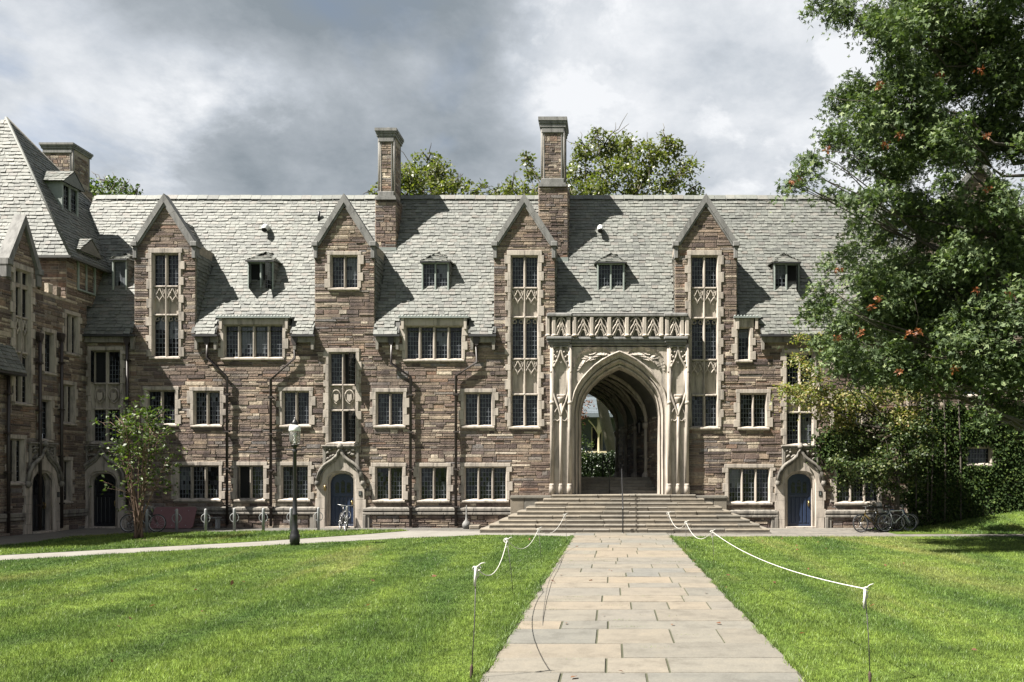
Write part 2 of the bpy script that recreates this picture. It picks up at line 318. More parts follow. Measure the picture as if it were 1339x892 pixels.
# ------------------------------------------------------------------ masonry
IDT = lambda x, y, z: (x, y, z)
def stones(mb, u0, u1, z0, z1, holes, limits=None, rnd=None, lmin=.24, lmax=.95, proud=(.008, .034), gap=.014, yo=0.0):
    """irregular coursed rubble: bands of uneven height, cut into stretches of one to three courses, cut into stones"""
    rnd = rnd or R
    def put(a, b, za, zb):
        zc = (za + zb) / 2; ivs = [(a, b)]
        for hx0, hx1, hz0, hz1 in holes:
            if hz0 - .02 < zc < hz1 + .02:
                nw = []
                for p, q in ivs:
                    if hx1 <= p or hx0 >= q: nw.append((p, q))
                    else:
                        if hx0 - p > .04: nw.append((p, hx0))
                        if q - hx1 > .04: nw.append((hx1, q))
                ivs = nw
        for p, q in ivs:
            if limits:
                lo, hi = limits(zc); p = max(p, lo); q = min(q, hi)
            if q - p < .05: continue
            g = gap * rnd.uniform(.5, 1.2) / 2; d = yo - rnd.uniform(*proud); j = lambda: rnd.uniform(-.007, .007); bv = min(.016, (q - p) / 4)
            A = [(p + g, yo, za + g), (q - g, yo, za + g), (q - g, yo, zb - g), (p + g, yo, zb - g)]
            B = [(p + g + bv + j(), d + j() * .6, za + g + bv * .7 + j()), (q - g - bv + j(), d + j() * .6, za + g + bv * .7 + j()),
                 (q - g - bv + j(), d + j() * .6, zb - g - bv * .7 + j()), (p + g + bv + j(), d + j() * .6, zb - g - bv * .7 + j())]
            a_ = [mb.P(x) for x in A]; b_ = [mb.P(x) for x in B]; mb.fi(b_)
            for k in range(4): mb.fi([a_[k], a_[(k + 1) % 4], b_[(k + 1) % 4], b_[k]])
    z = z0
    while z < z1 - .02:
        h = min(rnd.choice((.17, .2, .24, .27, .31)), z1 - z)
        if z1 - z - h < .12: h = z1 - z
        u = u0 - rnd.uniform(0, 1.5)
        while u < u1:
            s = rnd.uniform(.7, 2.4); e = min(u + s, u1); st = max(u, u0); u += s
            if e - st < .06: continue
            n = rnd.choice((2, 2, 3, 3, 3)) if h > .235 else rnd.choice((1, 2, 2, 2, 2))
            cuts = sorted(rnd.uniform(.34, .66) for _ in range(1)) if n == 2 else ([.3 + rnd.uniform(-.06, .06), .65 + rnd.uniform(-.06, .06)] if n == 3 else [])
            zs = [z] + [z + h * c for c in cuts] + [z + h]
            for za, zb in zip(zs, zs[1:]):
                a = st
                while a < e - .001:
                    ln = rnd.uniform(lmin, lmax) * (1.15 if zb - za < .16 else .8)
                    b = a + ln
                    if e - b < .14: b = e
                    put(a, b, za, zb); a = b
        z += h
def backing(mb, u0, u1, z0, z1, holes, y=0.0):
    us = sorted({u0, u1, *[min(max(h[k], u0), u1) for h in holes for k in (0, 1)]}); zs = sorted({z0, z1, *[min(max(h[k], z0), z1) for h in holes for k in (2, 3)]})
    for a, b in zip(us, us[1:]):
        run = None
        for c, d in zip(zs, zs[1:]):
            m, n = (a + b) / 2, (c + d) / 2
            if not any(h[0] < m < h[1] and h[2] < n < h[3] for h in holes): mb.face((a, y, c), (b, y, c), (b, y, d), (a, y, d))
def slates(mb, O, U, S, u0, u1, slen, filt=None, ex=.165, rnd=None, wr=(.15, .36), s0=0.0, clip=None):
    rnd = rnd or R; O = Vector(O); U = Vector(U).normalized(); S = Vector(S).normalized(); N = U.cross(S)
    if N.z < -.05: N = -N
    s = s0
    while s < slen:
        u = u0 - rnd.uniform(0, .4)
        while u < u1:
            wd = rnd.uniform(*wr); a = max(u, u0); b = min(u + wd, u1); u += wd
            if b - a < .05: continue
            if filt and not filt((a + b) / 2, s + ex / 2): continue
            if clip: a, b = clip(a, b, s)
            if b - a < .04: continue
            t = rnd.uniform(.028, .052); lo = s - rnd.uniform(0, .028); hi = min(s + ex * 1.2, slen + .02); tl = rnd.uniform(-.008, .008); g = .005
            sk = rnd.uniform(-.012, .012)
            p = [O + U * (a + g) + S * (lo + sk) + N * (t + tl), O + U * (b - g) + S * (lo - sk) + N * (t - tl), O + U * (b - g) + S * hi + N * .012, O + U * (a + g) + S * hi + N * .012,
                 O + U * (a + g) + S * (lo + sk) - N * .005, O + U * (b - g) + S * (lo - sk) - N * .005]
            i = [mb.P(q) for q in p]; mb.fi(i[:4]); mb.fi([i[4], i[5], i[1], i[0]]); mb.fi([i[4], i[0], i[3]]); mb.fi([i[1], i[5], i[2]])
        s += ex

def surround(mb, x0, x1, z0, z1, jw=.13, head=.15, sill=True, rnd=None, c=.055, yf=-.05):
    rnd = rnd or R
    for sgn, xe in ((-1, x0), (1, x1)):
        z = z0 - .02; k = rnd.randint(0, 1)
        while z < z1 + c - .01:
            h = rnd.uniform(.24, .42); e = min(z + h, z1 + c)
            if z1 + c - e < .12: e = z1 + c
            wd = jw + (.11 if k % 2 else 0) + rnd.uniform(-.02, .02); k += 1
            a, b = sorted((xe + sgn * c, xe + sgn * (c + wd))); mb.bbox(a, b, yf - rnd.uniform(0, .006), .22, z + .003, e - .003, .008); z = e
        mb.face((xe + sgn * c, yf, z0), (xe, .085, z0), (xe, .085, z1), (xe + sgn * c, yf, z1 + c)); mb.face((xe, .085, z0), (xe, .24, z0), (xe, .24, z1), (xe, .085, z1))
    mb.face((x0 - c, yf, z1 + c), (x0, .085, z1), (x1, .085, z1), (x1 + c, yf, z1 + c)); mb.face((x0, .085, z1), (x0, .24, z1), (x1, .24, z1), (x1, .085, z1))
    xa, xb = x0 - c - jw - .03, x1 + c + jw + .03; xm = (x0 + x1) / 2
    mb.bbox(xa, xm - .003, yf - .004, .22, z1 + c + .002, z1 + c + head, .01); mb.bbox(xm + .003, xb, yf - .004, .22, z1 + c + .002, z1 + c + head, .01)
    if sill:
        i = []
        xa, xb = x0 - c - jw * .7, x1 + c + jw * .7
        mb.face((xa, -.10, z0 - .11), (xb, -.10, z0 - .11), (xb, -.10, z0 - .055), (xa, -.10, z0 - .055)); mb.face((xa, -.10, z0 - .055), (xb, -.10, z0 - .055), (xb, .10, z0 + .02), (xa, .10, z0 + .02))
        mb.face((xa, -.10, z0 - .11), (xb, -.10, z0 - .11), (xb, .0, z0 - .16), (xa, .0, z0 - .16))
        for x in (xa, xb): mb.face((x, -.10, z0 - .11), (x, -.10, z0 - .055), (x, .10, z0 + .02), (x, .0, z0 - .16))
def mullion(mb, x, z0, z1, wd=.10, yf=.0):
    h = wd / 2; pr = [(-h, .22), (-h, yf + .10), (-h * .35, yf), (h * .35, yf), (h, yf + .10), (h, .22)]
    a = [mb.P((x + p, q, z0)) for p, q in pr]; b = [mb.P((x + p, q, z1)) for p, q in pr]
    for k in range(5): mb.fi([a[k], a[k + 1], b[k + 1], b[k]])
def leaded(mb, x0, x1, z0, z1, rnd=None, y=.15, cw=.125, ch=.19, diamond=False):
    """one light: small quarries of old glass, each a little out of true, held in lead cames (0 glass, 1 came, 2 iron, 3 dark room)"""
    rnd = rnd or R; nx = max(2, round((x1 - x0) / cw)); nz = max(2, round((z1 - z0) / ch)); dx = (x1 - x0) / nx; dz = (z1 - z0) / nz
    mb.mi = 0; tx, tz = rnd.uniform(-.03, .03), rnd.uniform(-.05, .05); cur = rnd.random() < .17; kc = rnd.randint(0, nz)
    for i in range(nx):
        for k in range(nz):
            mb.mi = 4 if cur and k >= kc and rnd.random() < .9 else 0
            j = [rnd.uniform(-.004, .004) for _ in range(3)]; a, b, c, d = x0 + i * dx, x0 + i * dx + dx, z0 + k * dz, z0 + k * dz + dz
            Y = lambda u, v: y + tx * (u - x0) + tz * (v - z0) * .4; mb.face((a, Y(a, c) + j[0], c), (b, Y(b, c) + j[1], c), (b, Y(b, d) + j[1] + j[2], d), (a, Y(a, d) + j[0] + j[2], d))
    mb.mi = 1; t = .0085
    for i in range(1, nx): mb.box(x0 + i * dx - t, x0 + i * dx + t, y - .014, y - .006, z0, z1, 'b')
    for k in range(1, nz): mb.box(x0, x1, y - .013, y - .007, z0 + k * dz - t, z0 + k * dz + t, 'b')
    mb.mi = 2; e = .018
    for a, b, c, d in ((x0, x0 + e, z0, z1), (x1 - e, x1, z0, z1), (x0 + e, x1 - e, z0, z0 + e), (x0 + e, x1 - e, z1 - e, z1)): mb.box(a, b, y - .03, y - .004, c, d, 'b')
def opened(mb, x0, x1, z0, z1, rnd, hinge=1):
    """a casement swung out, the dark room behind"""
    mb.mi = 3; mb.face((x0, .19, z0), (x1, .19, z0), (x1, .19, z1), (x0, .19, z1))
    wd = x1 - x0; ang = math.radians(72); xh = x1 if hinge > 0 else x0; T0 = mb.T
    def T(u, y, z):
        r = u - x0 if hinge < 0 else x1 - u
        p = (xh + (-hinge) * r * math.cos(ang) + hinge * (y - .15) * math.sin(ang) * .0, .06 - r * math.sin(ang) + (y - .15) * math.cos(ang), z)
        return T0(*p) if T0 else p
    mb.T = T; leaded(mb, x0, x1, z0 + .01, z1 - .01, rnd); mb.T = T0
CURT = plain('pane_with_curtain', (.075, .082, .09), .12, .5, 4)
GL = [GLASS, CAME, IRON, DARK, CURT]
def lights(fm, gm, x0, x1, z0, z1, n, rnd, mw=.10, arch=False, op=()):
    wd = (x1 - x0 - (n - 1) * mw) / n
    for i in range(n):
        a = x0 + i * (wd + mw); b = a + wd
        if i: mullion(fm, a - mw / 2, z0, z1, mw)
        if i in op: opened(gm, a, b, z0, z1, rnd, 1 if i == n - 1 else -1)
        else: leaded(gm, a, b, z0, z1, rnd)
        if arch:      # trefoiled head standing in front of the glass
            zt = z1; r = wd / 2; xm = (a + b) / 2; pts = []
            for k in range(9):
                t = math.pi * k / 8; pts.append((xm - (r - .012) * math.cos(t), .10, zt - r * 1.0 + (r - .02) * math.sin(t)))
            fm.tube(pts, .026, 5)
            for s in (-1, 1):
                q = [(xm + s * (r - .02), .11, zt - r * 1.05), (xm + s * r * .35, .11, zt - r * .95), (xm + s * r * .30, .11, zt - r * .55), (xm + s * r * .62, .11, zt - r * .25)]
                fm.tube(smooth3(q), .020, 5)
                fm.face((xm + s * r, .09, zt), (xm + s * r * .45, .09, zt), (xm + s * r * .9, .09, zt - r * .55)); fm.face((xm + s * r, .09, zt), (xm + s * r, .09, zt - r), (xm + s * r * .9, .09, zt - r * .55))
def smooth3(q, n=5):
    q = [Vector(p) for p in q]; out = []
    for i in range(len(q) - 1):
        p0, p1, p2, p3 = q[max(i - 1, 0)], q[i], q[i + 1], q[min(i + 2, len(q) - 1)]
        for k in range(n):
            t = k / n; out.append(.5 * ((2 * p1) + (p2 - p0) * t + (2 * p0 - 5 * p1 + 4 * p2 - p3) * t * t + (3 * p1 - p0 - 3 * p2 + p3) * t ** 3))
    out.append(q[-1]); return out
def window(bld, T, x0, x1, z0, z1, n, op=(), jw=.13, head=.15, mw=.10, seed=0, name='window'):
    rnd = random.Random(seed + int(1000 * x0) + int(77 * z0)); fm = MB(T); gm = MB(T)
    surround(fm, x0, x1, z0, z1, jw, head, True, rnd); lights(fm, gm, x0, x1, z0, z1, n, rnd, mw, False, op)
    o = fm.build(name, LIME, bld); gm.build('leaded_pane', GL, o); return o
def pxw(px0, px1, py0, py1): return fx(px0), fx(px1), fz(py1), fz(py0)

# ================================================================== THE MAIN RANGE
hall = thing('college_hall', 'long brown stone hall with green grey slate roof, four gables and a carved entrance arch', 'building', (0, 0, 0))
TANR = 2.1; EAVE_Y, EAVE_Z = -.20, 7.87; RIDGE_Y = 2.965; RIDGE_Z = EAVE_Z + TANR * (RIDGE_Y - EAVE_Y)
def roofz(y): return EAVE_Z + TANR * (y - EAVE_Y)
XL, XR = -21.5, 12.0
WINS = [  # px x0,x1,y0,y1, lights, opened
    (233, 285, 610.5, 652, 3, ()), (311.5, 343, 610.5, 652, 2, (0,)), (369, 401.5, 610.5, 652, 2, ()), (492.5, 525, 612, 653, 2, ()), (550.4, 583.4, 612, 653, 2, ()), (608.6, 660.8, 612, 653, 3, ()),
    (954, 1005, 613.5, 656, 3, ()), (1095.5, 1147.5, 613.5, 656, 3, ()),
    (194, 227.6, 512, 554, 2, ()), (255, 286.5, 513, 555, 2, ()), (371, 403, 513, 555, 2, ()), (493.5, 526, 514.5, 555.5, 2, ()), (608.6, 642, 515, 556, 2, ()), (969, 1001, 516, 558, 2, ()), (1092, 1125, 517, 559, 2, ()), (1092, 1125, 440, 482, 2, ())]
EAVES = [(294.5, 368, 426.5, 467, 4, 285, 381), (532, 603, 428, 469, 4, 522, 614), (966, 979, 430, 470, 1, 959, 994)]
BAYS = [(201, 232.5, 333, 374, 412, 466, None, None, 219.8, 176, 256), (434, 466.5, 335.6, 376, None, None, None, None, 451.5, 411.7, 489.7),
        (669.7, 702.3, 336, 376, 415, 469, 516, 557, 686, 646, 725.8), (905, 937, 336, 376, 416, 470, 517, 557.6, 921, 882.5, 963.4)]
DOORS = [(446.3, 432, 464, 462.5, 503, 537, 578), (1046, 1030, 1062, 463.5, 504, 539.5, 580.5), (135, 122, 156, 460, 501, 535, 577)]   # centre, window x0,x1, upper y0,y1, lower y0,y1
PC = fx(810)                                                            # portal centre
holes = []; keep = []
for a, b, c, d, n, op in WINS:
    q = pxw(a, b, c, d); holes.append((q[0] - .04, q[1] + .04, q[2] - .03, q[3] + .04)); keep.append((q[0] - .16, q[1] + .16, q[2] - .13, q[3] + .17))
for a, b, c, d, n, e0, e1 in EAVES:
    q = pxw(a, b, c, d); holes.append((q[0] - .04, q[1] + .04, q[2] - .03, 9)); keep.append((q[0] - .18, q[1] + .18, q[2] - .13, 9))
for a, b, c, d, e, f_, g_, h_, *_ in BAYS:
    if e: bot = h_ or f_; holes.append((fx(a) - .04, fx(b) + .04, fz(bot) - .03, 9)); keep.append((fx(a) - .2, fx(b) + .2, fz(bot) - .14, 9))
for cx, a, b, u0, u1, l0, l1 in DOORS:
    holes.append((fx(a) - .04, fx(b) + .04, fz(l1) - .03, fz(u0) + .03)); keep.append((fx(a) - .24, fx(b) + .24, fz(l1) - .4, fz(u0) + .16))
    holes.append((fx(cx) - .5, fx(cx) + .5, -.1, 2.2)); keep.append((fx(cx) - .78, fx(cx) + .78, -.1, 2.25)); keep.append((fx(cx) - .62, fx(cx) + .62, 2.2, 2.75))
holes.append((PC - 2.0, PC + 2.0, -.1, 7.3)); keep.append((fx(721), fx(899), -.1, 8.9))
mb = MB(); mb.mi = 1; backing(mb, XL, XR, -.1, 8.25, holes); mb.mi = 0
stones(mb, XL, XR, -.02, 8.2, keep, rnd=random.Random(3))
mb.mi = 1; mb.box(XL, PC - 1.73 - 2.9, 11.2, 11.35, -.1, 8.3); mb.box(PC - 1.73 + 2.9, XR, 11.2, 11.35, -.1, 8.3); mb.box(PC - 4.7, PC + 1.2, 11.2, 11.35, 7.2, 8.3); mb.box(XL - .15, XL, .25, 11.3, -.1, 8.3); mb.box(XR, XR + .15, 0.02, 11.3, -.1, 8.3)
wall = mb.build('wall', [STONE, MORTAR], hall)

# plinth with its moulded string, stepping down round doors and steps
def string_run(pxa, pxb, py, dropa=False, dropb=False):
    a, b, z = fx(pxa), fx(pxb), fz(py); mb = MB()
    def seg(x0, x1, z0, z1):
        x = x0
        while x < x1 - .01:
            e = min(x + R.uniform(.7, 1.3), x1)
            if x1 - e < .3: e = x1
            mb.bbox(x + .002, e - .002, -.13, .0, z0, z1 - .05, .02); mb.face((x, -.12, z1 - .05), (e, -.12, z1 - .05), (e, -.02, z1), (x, -.02, z1)); x = e
    seg(a, b, z - .12, z + .05); seg(a, b, z - .27, z - .125)
    for drop, x, s in ((dropa, a, 1), (dropb, b, -1)):
        if drop: x0, x1 = sorted((x, x + s * .14)); mb.bbox(x0, x1, -.135, 0, -.02, z - .27, .02); x0, x1 = sorted((x + s * .14, x + s * .28)); mb.bbox(x0, x1, -.09, 0, -.02, z - .27, .02)
    mb.build('plinth_string_course', LIMED, hall)
string_run(174, 415, 664, True, True); string_run(475, 669, 664.5, True, False); string_run(950, 1017, 668, False, True); string_run(1078, 1182, 668, True, False); string_run(103, 110, 664)
mb = MB(); mb.mi = 1; mb.mi = 0
for a_, b_ in ((185, 404), (487, 660), (952, 1006), (1089, 1180)): mb = MB(); stones(mb, fx(a_), fx(b_), -.02, .50, [], rnd=random.Random(31 + a_), proud=(.05, .075)); mb.build('plinth', STONE, hall)

for i, (a, b, c, d, n, op) in enumerate(WINS): window(hall, None, *pxw(a, b, c, d), n, op, seed=i)
for i, (a, b, c, d, n, e0, e1) in enumerate(EAVES):
    x0, x1, z0, z1 = pxw(a, b, c, d); rnd = random.Random(i); fm = MB(); gm = MB()
    surround(fm, x0, x1, z0, z1, .12, fz(416.5) - z1 - .06, True, rnd); lights(fm, gm, x0, x1, z0, z1, n, rnd, .13)
    o = fm.build('eaves_window', LIME, hall); gm.build('leaded_pane', GL, o)
    lm = MB(); zc = fz(416.5); xa, xb = fx(e0), fx(e1)
    lm.box(xa, xb, -.17, 1.0, zc, zc + .06)
    k = xa + .05
    while k < xb - .05: lm.lathe([(.045, zc + .062), (.045, zc + .09), (.02, zc + .12)], k, -.12, 6); k += .13
    for s, xe in ((-1, xa + .16), (1, xb - .16)):          # carved brackets under the lead
        lm.mi = 1; lm.prism([(xe - .06, zc - .0), (xe + .06, zc - .0), (xe + .05, zc - .45), (xe - .05, zc - .45)], -.13, -.04)
    lm.mi = 2; lm.box(xa + .1, xb - .1, .02, 1.0, zc - .5, zc - .002, 'f')
    lm.build('lead_crown', [LEAD, LIME, SLATE], o)

def staged(bld, T, x0, x1, stages, top, bottom, rnd, panels, tall_head=.2, jw=.12, name='traceried_window_bay', ops=()):
    """a tall stone frame of several windows with carved panels between: stages = [(z0,z1,arch)], panels = [(z0,z1,kind)]"""
    fm = MB(T); gs = []; surround(fm, x0, x1, bottom, top, jw, tall_head, True, rnd, yf=-.06)
    for k, (z0, z1, arch) in enumerate(stages): gm = MB(T); gs.append(gm); lights(fm, gm, x0, x1, z0, z1, 2, rnd, .11, arch, ops[k] if k < len(ops) else ())
    xm = (x0 + x1) / 2
    o = fm.build(name, LIME, bld)
    for gm in gs: gm.build('leaded_pane', GL, o)
    for z0, z1, kind in panels:
        pm = MB(T); pm.face((x0, .16, z0), (x1, .16, z0), (x1, .16, z1), (x0, .16, z1))
        pm.bbox(x0, x1, -.0, .1, z1 - .055, z1 + .02, .02); pm.bbox(x0, x1, -.0, .1, z0 - .03, z0 + .045, .02); mullion(pm, xm, z0, z1, .10, .0)
        for s in (-1, 1):
            a, b = (x0 + .01, xm - .05) if s < 0 else (xm + .05, x1 - .01); c = (a + b) / 2; h = (b - a) / 2
            if kind == 'shield':
                zc = (z0 + z1) / 2 + .02; u = min(h * .75, .19)
                pm.prism([(c - u * .55, zc + u * .8), (c, zc + u * .62), (c + u * .55, zc + u * .8), (c + u * .6, zc - .1), (c + .1 * u, zc - u * 1.15), (c - .1 * u, zc - u * 1.15), (c - u * .6, zc - .1)], .01, .1)
                for q in (-1, 1):
                    pm.tube(smooth3([(c + q * u * 1.0, .06, zc - u * .6), (c + q * u * 1.15, .04, zc + u * .5), (c + q * u * .6, .03, zc + u * 1.5), (c, .04, zc + u * 1.75)]), .024, 5)
                    pm.tube(smooth3([(c + q * u * 1.0, .06, zc - u * .6), (c + q * u * .5, .05, zc - u * 1.2), (c, .05, zc - u * 1.7)]), .022, 5)
            else:
                zt = z1 - .06; t = min(.95, z1 - z0)
                for q in (-1, 1):
                    pm.tube(smooth3([(c + q * h, .05, zt - .05), (c + q * h * .8, .04, zt - t * .28), (c + q * h * .15, .03, zt - t * .5), (c, .05, zt - t * .62)]), .026, 5)
                    pm.tube(smooth3([(c, .04, zt - .02), (c + q * h * .35, .03, zt - t * .2), (c + q * h * .85, .03, zt - t * .42), (c + q * h * .95, .06, zt - t * .5)]), .026, 5)
                    pm.tube(smooth3([(c + q * h * .2, .05, zt - .02), (c + q * h * .7, .035, zt - .10), (c + q * h * .35, .035, zt - t * .30)]), .02, 5)
                pass
        pm.build('shield_panel' if kind == 'shield' else 'tracery_panel', LIME, o)
    return o

# ------------------------------------------------------------------ the four gables
def gable(bld, T, cx, hw, zbot, zfoot, zap, keepw, rnd, depth=4.6, cheeks=True, zroof0=None):
    gm = MB(T); tri = lambda z: hw if z < zfoot else max(.02, (hw - .08) * (zap - z) / (zap - zfoot))
    gm.mi = 1
    zs = zfoot
    if keepw:
        kx0, kx1, kz1 = keepw
        gm.face((cx - hw, 0, zbot), (kx0, 0, zbot), (kx0, 0, zs), (cx - hw, 0, zs)); gm.face((kx1, 0, zbot), (cx + hw, 0, zbot), (cx + hw, 0, zs), (kx1, 0, zs)); gm.face((kx0, 0, kz1), (kx1, 0, kz1), (kx1, 0, zs), (kx0, 0, zs)) if kz1 < zs else None
        if len(keepw) > 3: pass
    gm.face((cx - hw, 0, zs), (cx + hw, 0, zs), (cx, 0, zap)); gm.mi = 0
    return gm, tri
for i, (a, b, c, d, e, f_, g_, h_, cpx, l, r) in enumerate(BAYS):
    rnd = random.Random(40 + i); cx = fx((l + r) / 2); hw = (fx(r) - fx(l)) / 2; zf, za = fz(318.5), fz(262.5); zb = 8.15
    x0, x1 = fx(a), fx(b)
    gm = MB(); gm.mi = 1
    hz = [(x0 - .04, x1 + .04, (8.0 if e else fz(d) - .03), fz(c) + .04)]
    backing(gm, cx - hw, cx + hw, zb, zf, hz); gm.face((cx - hw, 0, zf), (cx + hw, 0, zf), (cx, 0, za)); gm.mi = 0
    lim = lambda z, cx=cx, hw=hw, zf=zf, za=za: (cx - (hw if z < zf else (hw - .06) * (za - z) / (za - zf)), cx + (hw if z < zf else (hw - .06) * (za - z) / (za - zf)))
    kw = .2 if e else .17
    stones(gm, cx - hw, cx + hw, zb, za, [(x0 - kw, x1 + kw, (8.0 if e else fz(d) - .13), fz(c) + .2)], lim, rnd)
    for s in (-1, 1):       # quoins turning into the slate-hung cheeks
        gm.mi = 1; X = cx + s * hw; y0 = (zf - .12 - EAVE_Z) / TANR + EAVE_Y
        gm.face((X, 0, zb), (X, 0, zf), (X, y0 + .3, zf), (X, 0.1, zb)); gm.mi = 0
    go = gm.build('gable', [STONE, MORTAR], hall)
    cm = MB()
    for s in (-1, 1):
        X = cx + s * hw; fo = Vector((cx + s * (hw - .03), 0, zf)); ap = Vector((cx, 0, za + .14)); dirv = (ap - fo).normalized(); nn = Vector((-dirv.z, 0, dirv.x)) * (1 if s < 0 else -1)
        if nn.z < 0: nn = -nn
        nseg = 3
        for k in range(nseg):
            p, q = fo.lerp(ap, k / nseg), fo.lerp(ap, (k + 1) / nseg)
            p = p + dirv * .004; q = q - dirv * .004
            if k == nseg - 1: q = ap
            poly = [(p - nn * .13), (q - nn * .13), (q + nn * .07), (p + nn * .07)]
            if k == nseg - 1: poly = [p - nn * .13, Vector((cx, 0, za - .10)), Vector((cx, 0, za + .26)), p + nn * .07]
            cm.prism([(v.x, v.z) for v in poly], -.13, .3)
            poly2 = [(p - nn * .20), (q - nn * .20), (q - nn * .13), (p - nn * .13)]
            if k == nseg - 1: poly2 = [p - nn * .20, Vector((cx, 0, za - .24)), Vector((cx, 0, za - .10)), p - nn * .13]
            cm.prism([(v.x, v.z) for v in poly2], -.08, .1)
        a_, b_ = sorted((X - s * .16, X + s * .10)); cm.bbox(a_, b_, -.16, .3, zf - .14, zf + .06, .02); a_, b_ = sorted((X - s * .13, X + s * .03)); cm.bbox(a_, b_, -.10, .25, zf - .62, zf - .145, .02)
    cm.build('gable_coping', COPE, go)
    rm = MB(); za, zf = za - .42, zf - .42; yr = (za - EAVE_Z) / TANR + EAVE_Y + .3; yf_ = (zf - EAVE_Z) / TANR + EAVE_Y
    for s in (-1, 1):
        dv = Vector((cx, 0, za)) - Vector((cx + s * hw, 0, zf)); ln = dv.length
        slates(rm, (cx + s * hw, .3, zf), (0, 1, 0), dv, 0, yr, ln, lambda u, t, ln=ln: u + .3 < yf_ + (yr - yf_) * t / ln + .2, rnd=rnd)
        rm.face((cx + s * hw, .2, zf), (cx + s * hw, yf_ + .3, zf), (cx, yr + .3, za), (cx, .2, za))
        # cheeks hung with slate
        slates(rm, (cx + s * (hw + .012), .05, 8.6), (0, 1, 0), (0, 0, 1), 0, 3.2, zf - 8.6, lambda u, t: 8.6 + t > roofz(u + .05) - .25, rnd=rnd, wr=(.2, .4)) if True else None
        # swept slates filling the valley where roof meets cheek
        for k in range(16):
            zz_ = 10.7 + k * .055 - 1.0
    rm.build('gable_roof', SLATE, go)
    rnd2 = random.Random(60 + i)
    if e is None: window(hall, None, x0, x1, fz(d), fz(c), 2, seed=i, jw=.12)
    elif g_ is None: staged(hall, None, x0, x1, [(fz(d), fz(c), False), (fz(f_), fz(e), True)], fz(c), fz(f_), rnd2, [(fz(e), fz(d), 'tracery')])
    else: staged(hall, None, x0, x1, [(fz(d), fz(c), False), (fz(f_), fz(e), True), (fz(h_), fz(g_), False)], fz(c), fz(h_), rnd2, [(fz(e), fz(d), 'tracery'), (fz(g_), fz(f_), 'tracery')])

# ------------------------------------------------------------------ roof
def in_rng(x, a, b): return fx(a) < x < fx(b)
def roof_ok(u, s):
    sl_ = math.hypot(1, TANR); y = EAVE_Y + s / sl_; z = EAVE_Z + TANR * s / sl_; x = XL - 1.5 + u
    for (_, _, _, _, _, e0, e1) in EAVES:
        if in_rng(x, e0 - 3, e1 + 3) and y < .13: return False
    for B in BAYS:
        if in_rng(x, B[9], B[10]) and y < .55: return False
        dx = abs(x - fx((B[9] + B[10]) / 2)); hw_ = (fx(B[10]) - fx(B[9])) / 2
        if dx < hw_ and z < fz(262.5) - .42 - (fz(262.5) - fz(318.5)) * dx / hw_ - .12: return False
    if in_rng(x, 714, 900) and y < .0: return False
    if False: return False
    return True
def roof_clip(a, b, s):
    y = EAVE_Y + s / math.hypot(1, TANR); m = (a + b) / 2 + XL - 1.5
    for B in BAYS:
        l, r = fx(B[9]) - XL + 1.5, fx(B[10]) - XL + 1.5; z = roofz(y)
        if y < .55 or z < fz(318.5) - .4:
            if m - XL + 1.5 > r - .001 and a < r: a = r
            if m - XL + 1.5 < l and b > l: b = l
    return a, b
mb = MB(); sdir = (0, 1, TANR); SL = math.hypot(1, TANR) * (RIDGE_Y - EAVE_Y)
slates(mb, (XL - 1.5, EAVE_Y, EAVE_Z), (1, 0, 0), sdir, 0, XR - XL + 1.4, SL, roof_ok, rnd=random.Random(5), clip=roof_clip)
mb.mi = 1
for a, b in ((XL - 1.5, XR),): mb.face((a, .6, roof_y0 := roofz(.6) - .03), (b, .6, roof_y0), (b, RIDGE_Y, RIDGE_Z - .02), (a, RIDGE_Y, RIDGE_Z - .02))
mb.face((XL - 1.5, RIDGE_Y, RIDGE_Z), (XR, RIDGE_Y, RIDGE_Z), (XR, 11.4, RIDGE_Z - 7.6), (XL - 1.5, 11.4, RIDGE_Z - 7.6))
runs = [(103, 176), (252, 285), (381, 412), (489, 523), (613, 649), (725, 884), (994, 1185)]
for a, b in runs:
    A, B = fx(a), fx(b); y0 = EAVE_Y + .04 if b != 884 else .0; mb.face((A, y0, roofz(y0) - .03), (B, y0, roofz(y0) - .03), (B, .6, roofz(.6) - .03), (A, .6, roofz(.6) - .03))
for (_, _, _, _, _, e0, e1) in EAVES: mb.face((fx(e0 - 3), .13, roofz(.13) - .03), (fx(e1 + 3), .13, roofz(.13) - .03), (fx(e1 + 3), .6, roofz(.6) - .03), (fx(e0 - 3), .6, roofz(.6) - .03))
mb.mi = 2; x = XL - 1.4     # ridge tiles
while x < XR:
    mb.prism([], 0, 0) if False else None
    e = x + R.uniform(.4, .5); j = R.uniform(-.012, .012)
    mb.face((x, RIDGE_Y - .17, RIDGE_Z - .17 + j), (e - .01, RIDGE_Y - .17, RIDGE_Z - .17 + j), (e - .01, RIDGE_Y, RIDGE_Z + .06 + j), (x, RIDGE_Y, RIDGE_Z + .06 + j)); mb.face((x, RIDGE_Y, RIDGE_Z + .06 + j), (e - .01, RIDGE_Y, RIDGE_Z + .06 + j), (e - .01, RIDGE_Y + .17, RIDGE_Z - .17 + j), (x, RIDGE_Y + .17, RIDGE_Z - .17 + j)); x = e
mb.build('roof', [SLATE, UNDER, SLATE], hall)
